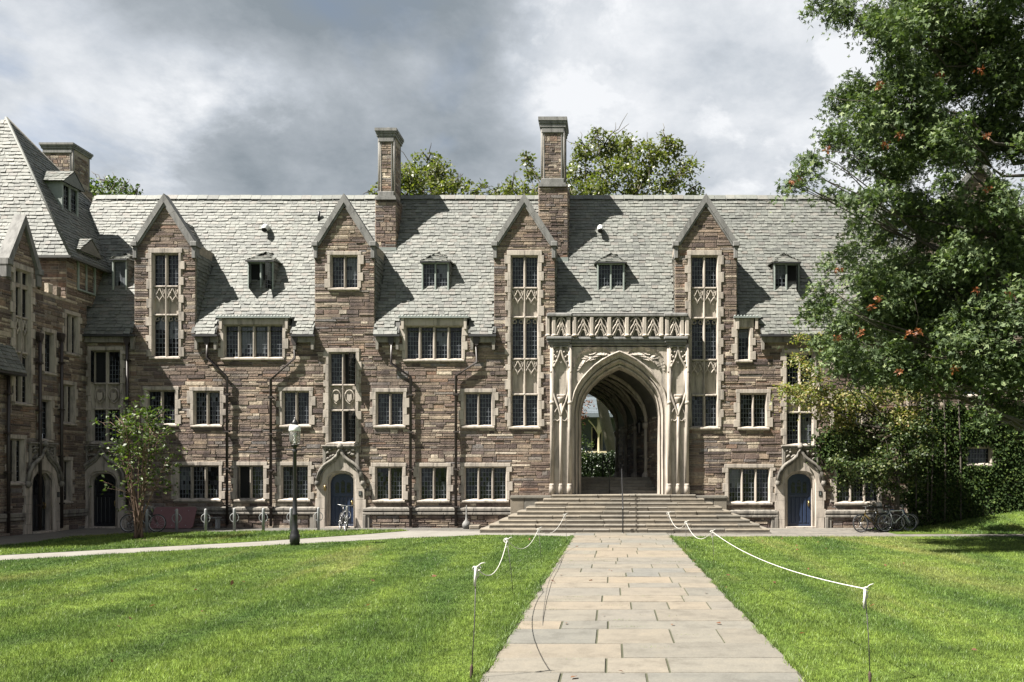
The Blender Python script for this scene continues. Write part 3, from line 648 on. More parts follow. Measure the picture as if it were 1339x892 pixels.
# gutters, soffits, brackets
for a, b in runs:
    if b == 884: continue
    gm = MB(); A, B = fx(a, EAVE_Y), fx(b, EAVE_Y); z = EAVE_Z
    gm.box(A, B, EAVE_Y - .10, EAVE_Y + .01, z - .10, z - .012); gm.box(A, B, EAVE_Y + .012, -.04, z - .06, z - .03)
    gm.mi = 1; gm.box(A + .05, B - .05, -.16, -.035, z - .32, z - .07)
    gm.mi = 2
    for X in (A + .12, B - .12): gm.prism([(X - .06, z - .32), (X + .06, z - .32), (X + .05, z - .62), (X - .05, z - .62)], -.2, -.04)
    gm.build('gutter', [GUTTER, LIMED, LIMED], hall)

# downpipes with rain heads
def downpipe(bld, pts, hop=None, T=None):
    dm = MB(T); dm.tube(pts, .058, 8)
    if hop: x, y, z = hop; dm.prism([(x - .13, z + .22), (x + .13, z + .22), (x + .13, z + .1), (x + .06, z - .1), (x - .06, z - .1), (x - .13, z + .1)], y - .06, y + .1)
    for p, q in zip(pts, pts[1:]):
        p, q = Vector(p), Vector(q)
        if abs(p.z - q.z) > 1.5 and abs(p.x - q.x) < .2:
            for t in (.12, .37, .62, .87): m = p.lerp(q, t); dm.box(m.x - .1, m.x + .1, m.y - .07, m.y + .1, m.z - .03, m.z + .03)
    dm.build('downpipe', PIPE, bld)
for top, sh, vert, yv, yb in (((273, 447), 468, 299, 493.5, 686), ((387, 447), 469, 356, 497, 688), ((512.7, 448), 476, 538, 493.5, 688), ((624, 448), 474, 597, 492.5, 688)):
    downpipe(hall, [(fx(top[0]), -.15, fz(top[1])), (fx(top[0]), -.15, fz(sh)), (fx(vert), -.15, fz(yv)), (fx(vert), -.15, fz(yb))], (fx(top[0]), -.15, fz(449)))
downpipe(hall, [(fx(169), -.15, fz(446)), (fx(169), -.15, fz(660))], (fx(169), -.15, fz(449)))

# ------------------------------------------------------------------ dormers on the slope
def dormer(px0, px1, py0, py1, n, apy, op=(), sideop=False):
    k = (621 - py1) / F; Y = (EYE + k * D - roofz(0)) / (TANR - k); x0, x1 = fx(px0, Y), fx(px1, Y); z0, z1 = fz(py1, Y), fz(py0, Y); rnd = random.Random(int(px0))
    T = lambda x, y, z: (x, y + Y, z)
    fm = MB(T); gm = MB(T); e = .07
    for a, b, c, d in ((x0 - e, x0, z0 - e, z1 + e), (x1, x1 + e, z0 - e, z1 + e), (x0, x1, z1, z1 + e), (x0, x1, z0 - e - .03, z0)): fm.bbox(a, b, -.02, .25, c, d, .012)
    wd = (x1 - x0 - (n - 1) * .07) / n
    for i in range(n):
        a = x0 + i * (wd + .07)
        if i: fm.bbox(a - .07, a, .0, .2, z0, z1, .012)
        if i in op: opened(gm, a, a + wd, z0, z1, rnd, 1 if i == n - 1 else -1)
        else: leaded(gm, a, a + wd, z0, z1, rnd, y=.09)
    o = fm.build('dormer', LEADG, hall); gm.build('leaded_pane', GL, o)
    rm = MB(); ka = (621 - apy) / F; Ya = (EYE + ka * D - roofz(0)) / (TANR - ka); za = roofz(Ya); cx = (x0 + x1) / 2; hw = (x1 - x0) / 2 + .10; ze = z1 + e + .01; yr = (ze - EAVE_Z) / TANR + EAVE_Y
    f = Vector((0, Ya - (Y - .10), za - ze)); L = f.length
    slates(rm, (cx, Y - .10, ze), (1, 0, 0), f, -hw, hw, L, lambda u, s: abs(u) < hw * (1 - s / L) + .08, rnd=rnd, wr=(.2, .34))
    rm.face((cx - hw, Y - .09, ze - .02), (cx + hw, Y - .09, ze - .02), (cx, Ya, za - .03))
    for s in (-1, 1):
        A = Vector((cx + s * hw, Y - .10, ze)); B = Vector((cx + s * (hw + .12), yr + .1, ze + .02)); P_ = Vector((cx, Ya, za)); U = (B - A).normalized(); S = (P_ - A) - U * (P_ - A).dot(U); SLn = S.length; ul = (B - A).length; up = (P_ - A).dot(U)
        slates(rm, A, U, S, 0, max(up, ul), SLn, lambda u, t: u > up * t / SLn - .1 and u < ul + (up - ul) * t / SLn + .12, rnd=rnd, wr=(.2, .34)); rm.face(A - Vector((0, 0, .02)), B, P_)
        slates(rm, (cx + s * ((x1 - x0) / 2 + e + .005), Y + .02, z0 - .1), (0, 1, 0), (0, 0, 1), 0, yr - Y + .2, ze - z0 + .1, lambda u, t: z0 - .1 + t > roofz(Y + u) - .25, rnd=rnd, wr=(.18, .3))
        X = cx + s * ((x1 - x0) / 2 + e); rm.face((X, Y + .02, z0 - .1), (X, Y + .02, ze), (X, yr, ze))
    rm.mi = 1; rm.box(cx - hw - .02, cx + hw + .02, Y - .13, Y - .08, ze - .05, ze + .0)
    rm.build('dormer_roof', [SLATE, GUTTER], o)
dormer(149, 164, 342, 380, 1, 332); dormer(326, 355.5, 344, 379, 2, 331, (0, 1)); dormer(553.5, 585, 345, 381, 2, 331); dormer(783, 814.5, 346, 381.5, 2, 332); dormer(1014, 1043, 346, 381.5, 2, 332, (1,))

# roof vents
def roof_pt(px, py):
    k = (621 - py) / F; Y = (EYE + k * D - roofz(0)) / (TANR - k); return Vector((fx(px, Y), Y, roofz(Y)))
for px, py in ((349, 305), (785, 306)):
    p = roof_pt(px, py); vm = MB(); pts = [p + Vector((0, .25, .1)), p + Vector((0, 0, .25)), p + Vector((0, -.18, .22)), p + Vector((0, -.27, .08))]
    vm.tube(smooth3(pts), .12, 10); vm.mi = 1; vm.tube([p + Vector((0, -.272, .076)), p + Vector((0, -.30, .03))], [.112, .105], 10); vm.build('roof_vent', [WHITE, DARK], hall)
p = roof_pt(417, 289); vm = MB(); vm.tube([p, p + Vector((0, 0, .42))], .06, 8); vm.build('vent_pipe', GUTTER, hall)

# ------------------------------------------------------------------ chimneys
def chimney(bld, px0, px1, pyb, pym, pyt, sx0, sx1, capo, pot, Yoff=None, deep=1.15):
    k = (621 - pyb) / F; Y = (EYE + k * D - roofz(0)) / (TANR - k) if Yoff is None else Yoff
    g = lambda p: fx(p, Y); h = lambda p: fz(p, Y); T = lambda x, y, z: (x, y + Y, z); rnd = random.Random(int(px0))
    x0, x1, zb, zm, zt = g(px0), g(px1), h(pyb), h(pym), h(pyt); dp = deep
    cm = MB(T); cm.mi = 1; cm.box(x0, x1, 0, dp, zb - .3, zm); cm.mi = 0; stones(cm, x0, x1, zb - .1, zm, [], rnd=rnd, lmin=.2, lmax=.5)
    for s, X in ((1, x1), (-1, x0)):
        cm.T = (lambda u, y, z, X=X, s=s: (X - s * y, u + Y, z)); stones(cm, 0, dp, zb - .1, zm, [], rnd=rnd, lmin=.2, lmax=.5)
    cm.T = T; a, b = g(sx0), g(sx1)
    cm.mi = 1; cm.box(a + .03, b - .03, .06, dp - .08, zm, zt)
    cm.mi = 0; stones(cm, a + .13, b - .13, zm + .3, zt - .25, [], rnd=rnd, lmin=.18, lmax=.4, proud=(.005, .025), yo=.06)
    cm.T = (lambda u, y, z: (b - .03 - y, u + Y, z)); stones(cm, .22, dp - .2, zm + .3, zt - .25, [], rnd=rnd, lmin=.18, lmax=.4, proud=(.0, .02)); cm.T = T
    o = cm.build('chimney', [STONE, MORTAR], bld)
    tm = MB(T)
    for X in (a + .07, b - .07):
        for y in (.11, dp - .11): tm.tube([(X, y, zm + .02), (X, y, zt)], .062, 8)
    for X in (a + .16, b - .16): tm.bbox(X - .018, X + .018, .03, .1, zm, zt, .008)
    tm.bbox(a + .05, b - .05, .0, .12, zm + .0, zm + .26, .02); tm.bbox(a + .05, b - .05, .0, .12, zt - .24, zt, .02)
    tm.box(a - .02, b + .02, -.05, dp + .05, zm - .02, zm + .06); tm.box(a - .06, b + .06, -.09, dp + .09, zm - .12, zm - .025)
    tm.build('chimney_moulding', COPE, o)
    pm = MB(T); c0 = h(capo)
    for k2, (o_, z0, z1) in enumerate(((.02, zt, zt + (c0 - zt) * .35), (.05, zt + (c0 - zt) * .36, zt + (c0 - zt) * .62), (.085, zt + (c0 - zt) * .63, c0))): pm.box(a - o_, b + o_, -o_, dp + o_, z0, z1)
    if pot: pm.lathe([(.2, c0 + .003), (.16, c0 + .05), (.15, c0 + .12), (.22, c0 + .15), (.2, c0 + .2)], (a + b) / 2, dp / 2, 12)
    pm.build('chimney_cap', COPE, o)
    if Yoff is None:
        lm = MB(T); lm.box(x0 - .02, x1 + .02, -.06, .02, zb - .28, zb + .1); lm.build('lead_flashing', LEAD, o)
chimney(hall, 491, 518, 327, 258, 178, 493, 516.5, 168, True)
chimney(hall, 704.5, 742.5, 340, 241, 166, 706.5, 739, 153.5, False, deep=1.3)

# ------------------------------------------------------------------ ogee doorways
def doorway(bld, T, c, seed, dmat, zt=2.2, scale=1.0, plate=True):
    rnd = random.Random(seed); hw = .5; fm = MB(T)
    # door opening head: depressed arch
    def head(hw_, zt_, r): 
        out = []
        for k in range(11):
            t = math.pi * k / 10; x = -math.cos(t); out.append((c + hw_ * x, zt_ - r + r * (max(0, 1 - abs(x) ** 2.6)) ** .5))
        return out
    inner = head(hw, zt, .42); outer = head(hw + .14, zt + .13, .5)
    jam = [(c - hw - .47, c - hw - .14), (c + hw + .14, c + hw + .47)]
    for a, b in jam:
        z = -.02; k = rnd.randint(0, 1)
        while z < 1.72:
            e = min(z + rnd.uniform(.3, .45), 1.78); e = 1.78 if 1.78 - e < .15 else e; x0_, x1_ = (a - (.06 if k % 2 else 0), b) if a < c else (a, b + (.06 if k % 2 else 0)); k += 1
            fm.bbox(x0_, x1_, -.10, .2, z + .002, e - .002, .008); z = e
    # spandrel slab above the arch, bounded by the ogee
    N = 24; og = []
    for k in range(N + 1):
        x = -1 + 2 * k / N; a = abs(x)
        pts = [(0, 1.06), (.06, .90), (.16, .74), (.30, .60), (.5, .48), (.7, .36), (.86, .18), (.95, -.02), (1.0, -.28)]
        for (p0, q0), (p1, q1) in zip(pts, pts[1:]):
            if p0 <= a <= p1 + 1e-6: zq = q0 + (q1 - q0) * (a - p0) / (p1 - p0); break
        og.append((c + x * .93, 2.19 + zq))
    # front slab between inner arch and ogee
    ins = [(c - hw - .14, 1.78)] + outer + [(c + hw + .14, 1.78)]
    for k in range(len(outer) - 1):
        (xa, za_), (xb, zb_) = outer[k], outer[k + 1]
        fo = lambda x: np.interp(x, [q[0] for q in og], [q[1] for q in og])
        fm.face((xa, -.10, za_), (xb, -.10, zb_), (xb, -.10, fo(xb)), (xa, -.10, fo(xa)))
    for s in (-1, 1):
        xs = [c + s * (hw + .14) + s * .29 * q / 4 for q in range(5)]
        for xa, xb in zip(xs, xs[1:]): fo = lambda x: np.interp(x, [q[0] for q in og], [q[1] for q in og]); fm.face((xa, -.10, 1.78), (xb, -.10, 1.78), (xb, -.10, max(1.79, fo(xb))), (xa, -.10, max(1.79, fo(xa))))
    full_o = [(c - hw - .14, -.02)] + outer + [(c + hw + .14, -.02)]; full_i = [(c - hw, -.02)] + inner + [(c + hw, -.02)]
    full_m = [(c + (x - c) * (hw + .07) / (hw + .14) , z - .065 if z > 0 else z) for x, z in full_o]
    fm.sm = False
    for pa, ya, pb, yb in ((full_o, -.10, full_m, -.02), (full_m, -.02, full_m, .06), (full_m, .06, full_i, .14), (full_i, .14, full_i, .3)):
        for k in range(len(pa) - 1): fm.face((pa[k][0], ya, pa[k][1]), (pa[k + 1][0], ya, pa[k + 1][1]), (pb[k + 1][0], yb, pb[k + 1][1]), (pb[k][0], yb, pb[k][1]))
    fm.tube([(x, -.02, z) for x, z in full_m], .03, 6)
    o = fm.build('doorway', LIME, bld)
    hm = MB(T); hm.tube([(x, -.16, z) for x, z in og], .072, 7); hm.tube([(c + (x - c) * .9, -.13, z - .075) for x, z in og], .045, 6)
    for s in (-1, 1): hm.lathe([(.03, 1.68), (.10, 1.74), (.115, 1.82), (.09, 1.9), (.06, 1.94)], c + s * .93, -.15, 8)
    hm.lathe([(.05, 3.2), (.12, 3.26), (.13, 3.33), (.07, 3.42), (.02, 3.46)], c, -.15, 8)
    hm.build('ogee_hood', LIMED, o)
    # carved panel and ledge above
    pm = MB(T); pm.face((c - .62, .02, 2.2), (c + .62, .02, 2.2), (c + .62, .02, 3.3), (c - .62, .02, 3.3))
    for s in (-1, 1):
        pm.bbox(*sorted((c + s * .6, c + s * .74)), -.08, .1, 2.3, 3.3, .02)
        for q in range(9):
            x = c + s * rnd.uniform(.22, .55); z = 2.78 + (x - c) * s * .35 + rnd.uniform(-.18, .28); pm.tube(smooth3([(x - .07, .0, z - .06), (x, -.09, z + .02), (x + .08, .0, z + rnd.uniform(-.05, .1))]), [.02, .03, .035, .04, .045, .045, .045, .04, .035, .03, .02], 5)
    pm.bbox(c - .78, c + .78, -.16, .1, 3.3, 3.37, .02); pm.bbox(c - .72, c + .72, -.11, .1, 3.22, 3.298, .02)
    pm.build('carved_panel', LIMED, o)
    dm = MB(T); full = [(c - hw, .02)] + inner + [(c + hw, .02)]; dm.prism(full, .22, .30)
    for k in range(6):
        x = c - .42 + k * .168; dm.bbox(x - .065, x + .065, .195, .225, .18, 1.25, .02)
    for x in (c - .46, c + .46): dm.bbox(x - .035, x + .035, .19, .225, .05, 1.72, .01)
    for z in (.08, 1.32): dm.bbox(c - .425, c + .425, .192, .225, z - .05, z + .05, .01)
    dm.mi = 1
    for k in range(3):
        x = c - .235 + k * .235; dm.prism([(x - .075, 1.42), (x + .075, 1.42), (x + .075, 1.80 + (.08 if k == 1 else 0)), (x, 1.87 + (.08 if k == 1 else 0)), (x - .075, 1.80 + (.08 if k == 1 else 0))], .205, .225)
    do = dm.build('door', [dmat, GLASS], o)
    am = MB(T); am.box(c + .36, c + .42, .165, .2, .86, 1.12); am.tube([(c + .39, .17, .88), (c + .39, .11, .92), (c + .39, .11, 1.08), (c + .39, .17, 1.11)], .014, 6); am.build('handle', BRASS, do)
    if plate:
        am = MB(T); am.bbox(c + hw + .24, c + hw + .37, -.125, -.10, 1.30, 1.50, .008); am.build('number_plate', PLATE, o)
        tm = MB(T); x = c + hw + .305; tm.box(x - .012, x + .012, -.131, -.126, 1.36, 1.44); tm.box(x - .03, x + .03, -.131, -.126, 1.345, 1.358); tm.build('numeral', LEAD, o)
    tm = MB(T); tm.box(c - hw - .1, c + hw + .1, -.25, .22, -.02, .045); tm.build('threshold', LIME, o)
    return o
for i, (cx, a, b, u0, u1, l0, l1) in enumerate(DOORS):
    doorway(hall, None, fx(cx), 80 + i, DOORD if i == 2 else DOOR)
    staged(hall, None, fx(a), fx(b), [(fz(u1), fz(u0), False), (fz(l1), fz(l0), False)], fz(u0), fz(l1), random.Random(90 + i), [(fz(l0), fz(u1), 'shield')], .15, .12, 'shield_window_bay', ((1,), (1,)) if i == 0 else (((0,), ()) if i == 2 else ()))
lm = MB(); lm.lathe([(.03, fz(642)), (.06, fz(640)), (.06, fz(636)), (.02, fz(634))], fx(427), -.18, 8); lm.box(fx(427) - .02, fx(427) + .02, -.18, -.1, fz(637), fz(636)); lm.build('door_light', BRASS, hall)

# ------------------------------------------------------------------ the entrance portal
ARC = [(0, 0), (.18, .075), (.36, .175), (.52, .29), (.66, .43), (.77, .56), (.86, .69), (.925, .83), (.965, .98), (.99, 1.12), (1, 1.25)]
def arch(a, apex, c=PC, zb=1.36):
    pts = [(c - a * x, apex - a * d) for x, d in ARC[::-1]] + [(c + a * x, apex - a * d) for x, d in ARC[1:]]
    return [(c - a, zb)] + pts + [(c + a, zb)]
PX0, PX1, PZB, PZT = fx(721), fx(899), 1.36, fz(450)
pm = MB(); yF = -.22
fr = arch(fx(873.5) - PC, fz(460)); zl = fr[1][1]
for k in range(len(fr) - 1):
    (xa, za_), (xb, zb_) = fr[k], fr[k + 1]
    if abs(xb - xa) > 1e-6: pm.face((xa, yF, za_), (xb, yF, zb_), (xb, yF, PZT), (xa, yF, PZT))
for a, b in ((PX0, fr[0][0]), (fr[-1][0], PX1)):
    z = PZB
    while z < PZT - .01: e = min(z + .55, PZT); pm.face((a, yF, z), (b, yF, z), (b, yF, e - .004), (a, yF, e - .004)); z = e
for x in (PX0, PX1): pm.face((x, yF, PZB), (x, .05, PZB), (x, .05, PZT + 1.2), (x, yF, PZT + 1.2))
# receding moulded orders
a0 = fx(873.5) - PC; ap0 = fz(460)
prof = [(-.01, yF), (-.01, yF - .07), (.02, yF - .10), (.05, yF - .08), (.06, yF - .02), (.085, yF + .04), (.13, yF + .07), (.16, yF + .06), (.165, yF + .16), (.18, yF + .22), (.195, yF + .14), (.225, yF + .12), (.25, yF + .16), (.255, yF + .26), (.275, yF + .36), (.305, yF + .38), (.315, yF + .46), (.325, yF + .36), (.355, yF + .34), (.38, yF + .38), (.385, yF + .5), (.40, yF + .6), (.42, yF + .95)]
rings = [(arch(a0 - t * .95, ap0 - t * 1.55), y) for t, y in prof]
for (A, ya), (B, yb) in zip(rings, rings[1:]):
    for k in range(len(A) - 1): pm.face((A[k][0], ya, A[k][1]), (A[k + 1][0], ya, A[k + 1][1]), (B[k + 1][0], yb, B[k + 1][1]), (B[k][0], yb, B[k][1]))
portal = pm.build('entrance_portal', LIME, hall)
sm = MB()
for x in [r[0][0][0] for r in rings[::6]] + [2 * PC - r[0][0][0] for r in rings[::6]]: pass
for s in (-1, 1):
    sm = MB(); cxp = PC + s * (fx(886) - PC)                      # centre of the buttress panel
    hwp = .36
    zc = lambda py: fz(py)
    for q, rr in ((-1, .085), (0, .06), (1, .085)):
        x = cxp + q * hwp
        top = zc(452) if q else zc(520)
        sm.tube([(x, yF - .05, 1.36), (x, yF - .05, top)], rr, 8)
        sm.lathe([(rr + .035, 1.36), (rr + .035, 1.66), (rr + .015, 1.72), (rr + .025, 1.75), (rr, 1.80)], x, yF - .05, 8)
        if q: sm.lathe([(rr, zc(530)), (rr + .03, zc(528)), (rr, zc(525))], x, yF - .05, 8)
    # ogee canopies
    for q in (-1, 1):
        sm.tube(smooth3([(cxp + q * hwp, yF - .06, zc(492)), (cxp + q * hwp * .85, yF - .08, zc(482)), (cxp + q * hwp * .35, yF - .10, zc(471)), (cxp + q * .04, yF - .10, zc(463)), (cxp, yF - .09, zc(455))]), .045, 6)
        sm.tube(smooth3([(cxp + q * hwp, yF - .05, zc(508)), (cxp + q * hwp * .7, yF - .08, zc(521)), (cxp + q * .1, yF - .09, zc(534)), (cxp, yF - .08, zc(545))]), .045, 6)
        sm.tube(smooth3([(cxp, yF - .05, zc(530)), (cxp + q * hwp * .55, yF - .07, zc(537)), (cxp + q * hwp * .8, yF - .06, zc(545)), (cxp + q * hwp * .45, yF - .05, zc(551)), (cxp, yF - .06, zc(548))]), .03, 5)
        sm.tube(smooth3([(cxp + q * hwp, yF - .05, zc(545)), (cxp + q * hwp * .75, yF - .08, zc(550)), (cxp + q * hwp, yF - .05, zc(556))]), .03, 5)
        for k in range(5):       # crockets
            t = k / 5; x = cxp + q * hwp * (1 - t) * .9; z = zc(489) + t * (zc(457) - zc(489)); sm.lathe([(.015, z), (.045, z + .03), (.045, z + .07), (.01, z + .1)], x + q * .07, yF - .10, 6)
        sm.tube([(cxp + q * hwp * .72, yF - .03, zc(486)), (cxp + q * hwp * .72, yF - .03, zc(517))], .03, 6)
        for k in range(3): z = zc(457) - k * .17; sm.lathe([(.02, z), (.06, z + .04), (.03, z + .1)], cxp + q * hwp * .75, yF - .07, 6)
    sm.bbox(cxp - .17, cxp + .17, yF - .09, yF + .05, zc(520), zc(516.5), .03); sm.lathe([(.04, zc(530)), (.12, zc(527)), (.14, zc(523)), (.17, zc(520.3))], cxp, yF - .02, 8)
    sm.build('buttress_shafts', LIME, portal)
rnd = random.Random(9)          # foliage carved in the spandrels
for s in (-1, 1):
    vm = MB(); bx = PC + s * (fx(866) - PC)
    vm.face((bx + s * .1, yF - .004, fz(457)), (bx - s * 1.25, yF - .004, fz(457)), (bx - s * .9, yF - .004, fz(464)), (bx + s * .1, yF - .004, fz(490)))
    def leaf(x, z, a0, ln, bend, wd):
        L_, R_ = [], []
        for j in range(9):
            t = j / 8; a_ = a0 + bend * t; x += -s * ln / 8 * math.cos(a_); z += ln / 8 * math.sin(a_); h = wd * 2.3 * math.sin(math.pi * min(1, .12 + t * .88)) ** .7
            L_.append((x + s * h * math.sin(a_) * .5, z + h * math.cos(a_) * .5)); R_.append((x - s * h * math.sin(a_) * .5, z - h * math.cos(a_) * .5))
        for j in range(8):
            m0 = ((L_[j][0] + R_[j][0]) / 2, (L_[j][1] + R_[j][1]) / 2); m1 = ((L_[j + 1][0] + R_[j + 1][0]) / 2, (L_[j + 1][1] + R_[j + 1][1]) / 2); d = -.09 * math.sin(math.pi * (j + .5) / 8) - .02
            for E in (L_, R_): vm.face((E[j][0], yF + d, E[j][1]), (E[j + 1][0], yF + d, E[j + 1][1]), (m1[0], yF + d * .2, m1[1]), (m0[0], yF + d * .2, m0[1])); vm.face((E[j][0], yF + d, E[j][1]), (E[j + 1][0], yF + d, E[j + 1][1]), (E[j + 1][0], yF, E[j + 1][1]), (E[j][0], yF, E[j][1]))
    for x_, z_, a0, ln, bd, wd in ((.0, 489, 1.5, .85, -1.0, .15), (.05, 482, 1.2, .95, -1.2, .16), (.12, 476, .9, .9, -1.3, .17), (.0, 470, .7, .75, -1.6, .15), (.2, 470, .6, .95, -.9, .15), (.1, 463, .2, .6, -1.2, .14), (.35, 466, .5, .95, -.8, .15), (.3, 461, -.1, .55, .6, .13), (.6, 463, .3, .75, -.7, .13)): leaf(bx - s * x_, fz(z_), a0, ln, bd, wd)
    vm.build('spandrel_carving', LIME, portal)
# balcony
bm_ = MB(); zb0, zb1, zp0, zp1 = fz(455), fz(444), fz(441), fz(417); yP = -.33
def ledge(x0_, x1_, yo, z0_, z1_): bm_.bbox(x0_, x1_, yo, .25, z0_, z1_, .025)
BX0, BX1 = fx(715, yP), fx(899.5, yP)
ends = [(BX0, fx(748, yP)), (fx(868, yP), BX1)]
for j, (yo, za_, zb_) in enumerate(((-.28, zb0 - .02, zb0 + .07), (-.33, zb0 + .072, zb0 + .15), (-.38, zb0 + .152, zb0 + .28), (-.43, zb0 + .282, zb1 + .05))):
    ledge(BX0 + .16 - j * .04, BX1 - .16 + j * .04, yo + .06, za_, zb_)
    for a, b in ends: bm_.bbox(a + .12 - j * .04, b - .12 + j * .04, yo - .06, .2, za_ + .003, zb_ - .003, .025)
bm_.build('balcony_cornice', COPE, portal)
tm = MB(); tm.mi = 0
piers = [716.5, 724.5, 743.5, 751.5, 774, 797, 820, 843, 865, 872.5, 892, 898.5]
Yb = -.31
for p_ in piers: x = fx(p_, Yb); tm.bbox(x - .085, x + .085, Yb - .07, Yb + .16, zb1 + .05, zp1 + .02, .03); tm.lathe([(.11, zb1 + .06), (.12, zb1 + .11), (.07, zb1 + .16)], x, Yb - .06, 6)
pan = [(724.5, 743.5), (751.5, 774), (774, 797), (797, 820), (820, 843), (843, 865), (872.5, 892)]
for a, b in pan:
    x0_, x1_ = fx(a, Yb) + .08, fx(b, Yb) - .08; xm = (x0_ + x1_) / 2; h = (x1_ - x0_) / 2; z0_, z1_ = zb1 + .07, zp1; H = z1_ - z0_
    for q in (-1, 1):
        tm.tube(smooth3([(xm + q * h, Yb, z0_ + .12 * H), (xm + q * h * .75, Yb - .02, z0_ + .4 * H), (xm + q * h * .25, Yb - .02, z0_ + .68 * H), (xm, Yb - .01, z0_ + .98 * H)]), .036, 5)
        tm.tube(smooth3([(xm + q * h, Yb, z0_ + .45 * H), (xm + q * h * .8, Yb, z0_ + .75 * H), (xm + q * h * .35, Yb, z0_ + .95 * H), (xm, Yb, z0_ + .99 * H)]), .032, 5)
        tm.tube(smooth3([(xm + q * h * .95, Yb, z0_ + .05 * H), (xm + q * h * .55, Yb - .02, z0_ + .2 * H), (xm + q * h * .28, Yb - .02, z0_ + .42 * H), (xm, Yb - .02, z0_ + .66 * H)]), .032, 5)
        tm.lathe([(.02, z0_), (.06, z0_ + .04), (.05, z0_ + .10), (.01, z0_ + .13)], xm + q * h * .75, Yb, 6)
    tm.tube(smooth3([(xm - h * .5, Yb + .01, z0_), (xm - h * .3, Yb, z0_ + .25 * H), (xm, Yb, z0_ + .38 * H), (xm + h * .3, Yb, z0_ + .25 * H), (xm + h * .5, Yb + .01, z0_)]), .028, 5)
tm.mi = 1; tm.face((BX0 + .05, Yb + .13, zb1), (BX1 - .05, Yb + .13, zb1), (BX1 - .05, Yb + .13, zp1 + .05), (BX0 + .05, Yb + .13, zp1 + .05))
tm.mi = 0
for x in (BX0 + .03, BX1 - .03): tm.box(x - .03, x + .03, Yb + .0, .2, zb1, zp1 + .05)
tm.build('balcony_tracery', [LIME, LIMED], portal)
cm = MB()
cm.bbox(BX0 + .02, BX1 - .02, Yb - .08, Yb + .2, zp1 + .02, zp1 + .13, .03); cm.bbox(BX0 + .06, BX1 - .06, Yb - .08, Yb + .18, zp1 + .132, zp1 + .18, .02)
for a, b in ends: cm.bbox(a - .0, b + .0, Yb - .12, Yb + .22, zp1 + .016, zp1 + .145, .03)
cm.build('balcony_rail', COPE, portal)
fl = MB(); fl.box(BX0 + .1, BX1 - .1, -.25, .3, zb1 - .1, zb1 + .02); fl.build('balcony_floor', LIMED, portal)

# vaulted passage, running back a little to the left
SK = -.17; YE = 10.6
def cxy(y): return PC + SK * (y - .3)
pa = MB(); ys = [.55, 1.6, 2.8, 4, 5.2, 6.4, 7.6, 8.8, 9.8, YE]; HWP = 1.76; APX = fz(483)
rr_ = [[(x, y, z) for x, z in arch(HWP, APX + (.25 if y > .6 else .1), cxy(y), 1.3)] for y in ys]
for A, B in zip(rr_, rr_[1:]):
    for k in range(1, len(A) - 2): pa.face(A[k], A[k + 1], B[k + 1], B[k])
pa.mi = 1
zsp = rr_[0][1][2]
pa.mi = 1
for s, idx in ((-1, 0), (1, -1)):
    mb0 = pa
    for A, B in zip(rr_, rr_[1:]):
        i0, i1 = (0, 1) if s < 0 else (-1, -2); pa.face(A[i0], B[i0], B[i1], A[i1])
pa.mi = 0; stones(pa_ := MB(lambda u, y, z: (cxy(u) + HWP + y * 1.0 - .0, u, z)), .6, YE, 1.3, zsp + .3, [], rnd=random.Random(12), proud=(.008, .03))
off = len(pa.v); pa.v += pa_.v; pa.f += [tuple(i + off for i in f) for f in pa_.f]; pa.m += [2] * len(pa_.f); pa.smooth += pa_.smooth
VAULT = plain('shade_toned_vault', (.05, .046, .04), .95, .4, 3, bmp=.5)  # stone darkened so its colour carries the dimness of the passage
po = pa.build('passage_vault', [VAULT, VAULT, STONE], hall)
rb = MB()
for y in (3.2, 5.6, 8.0, YE):
    pts = [(x, y, z) for x, z in arch(HWP - .03, APX + .2, cxy(y), 1.9)]; rb.tube(pts[1:-1], .11, 7)
    for s in (-1, 1):
        x = cxy(y) + s * (HWP - .05); rb.tube([(x, y, 1.95), (x, y, fz(552) + .1)], .10, 8); rb.lathe([(.1, 4.2), (.17, 4.32), (.2, 4.45), (.12, 4.5)], x, y, 8); rb.lathe([(.19, 1.9), (.19, 2.15), (.1, 2.3)], x, y, 8)
yv = [1.9, 3.2, 5.6, 8.0, YE]
for ya, yb in zip(yv[1:], yv[2:]):
    for s in (-1, 1):
        for (y0_, y1_) in ((ya, yb), (yb, ya)):
            pts = []
            A = arch(HWP - .04, APX + .2, 0, 1.9)[1:-1]; half = A[:len(A) // 2 + 1]
            for k, (x, z) in enumerate(half): t = k / (len(half) - 1); y = y0_ + (y1_ - y0_) * t * .5; pts.append((cxy(y) - s * x * -1 if False else cxy(y) + s * abs(x), y, z - .02))
            rb.tube(pts, .065, 6)
pts = [(cxy(y), y, APX + .15) for y in ys[1:]]; rb.tube(pts, .07, 6)
rb.build('vault_ribs', LIME, po)
ef = MB(); A = rr_[-1]; X0, X1 = cxy(YE) - 6, cxy(YE) + 6     # inner face of the far arch, so no light leaks round the vault
ef.box(X0, A[0][0], YE, YE + .1, 1.0, 8.3); ef.box(A[-1][0], X1, YE, YE + .1, 1.0, 8.3)
for k in range(1, len(A) - 2): ef.face((A[k][0], YE + .02, A[k][2]), (A[k + 1][0], YE + .02, A[k + 1][2]), (A[k + 1][0], YE + .02, 8.3), (A[k][0], YE + .02, 8.3))
ef.build('passage_end_wall', MORTAR, po)
lm = MB(); x, y = cxy(3.2) + HWP - .35, 3.2
lm.tube([(x + .25, y, 4.75), (x, y, 4.75), (x, y, 4.6)], .02, 6); lm.lathe([(.03, 4.6), (.13, 4.5), (.15, 4.42), (.14, 4.40), (.11, 4.05), (.05, 3.98)], x, y, 6); lm.build('hanging_lantern', IRON, hall)

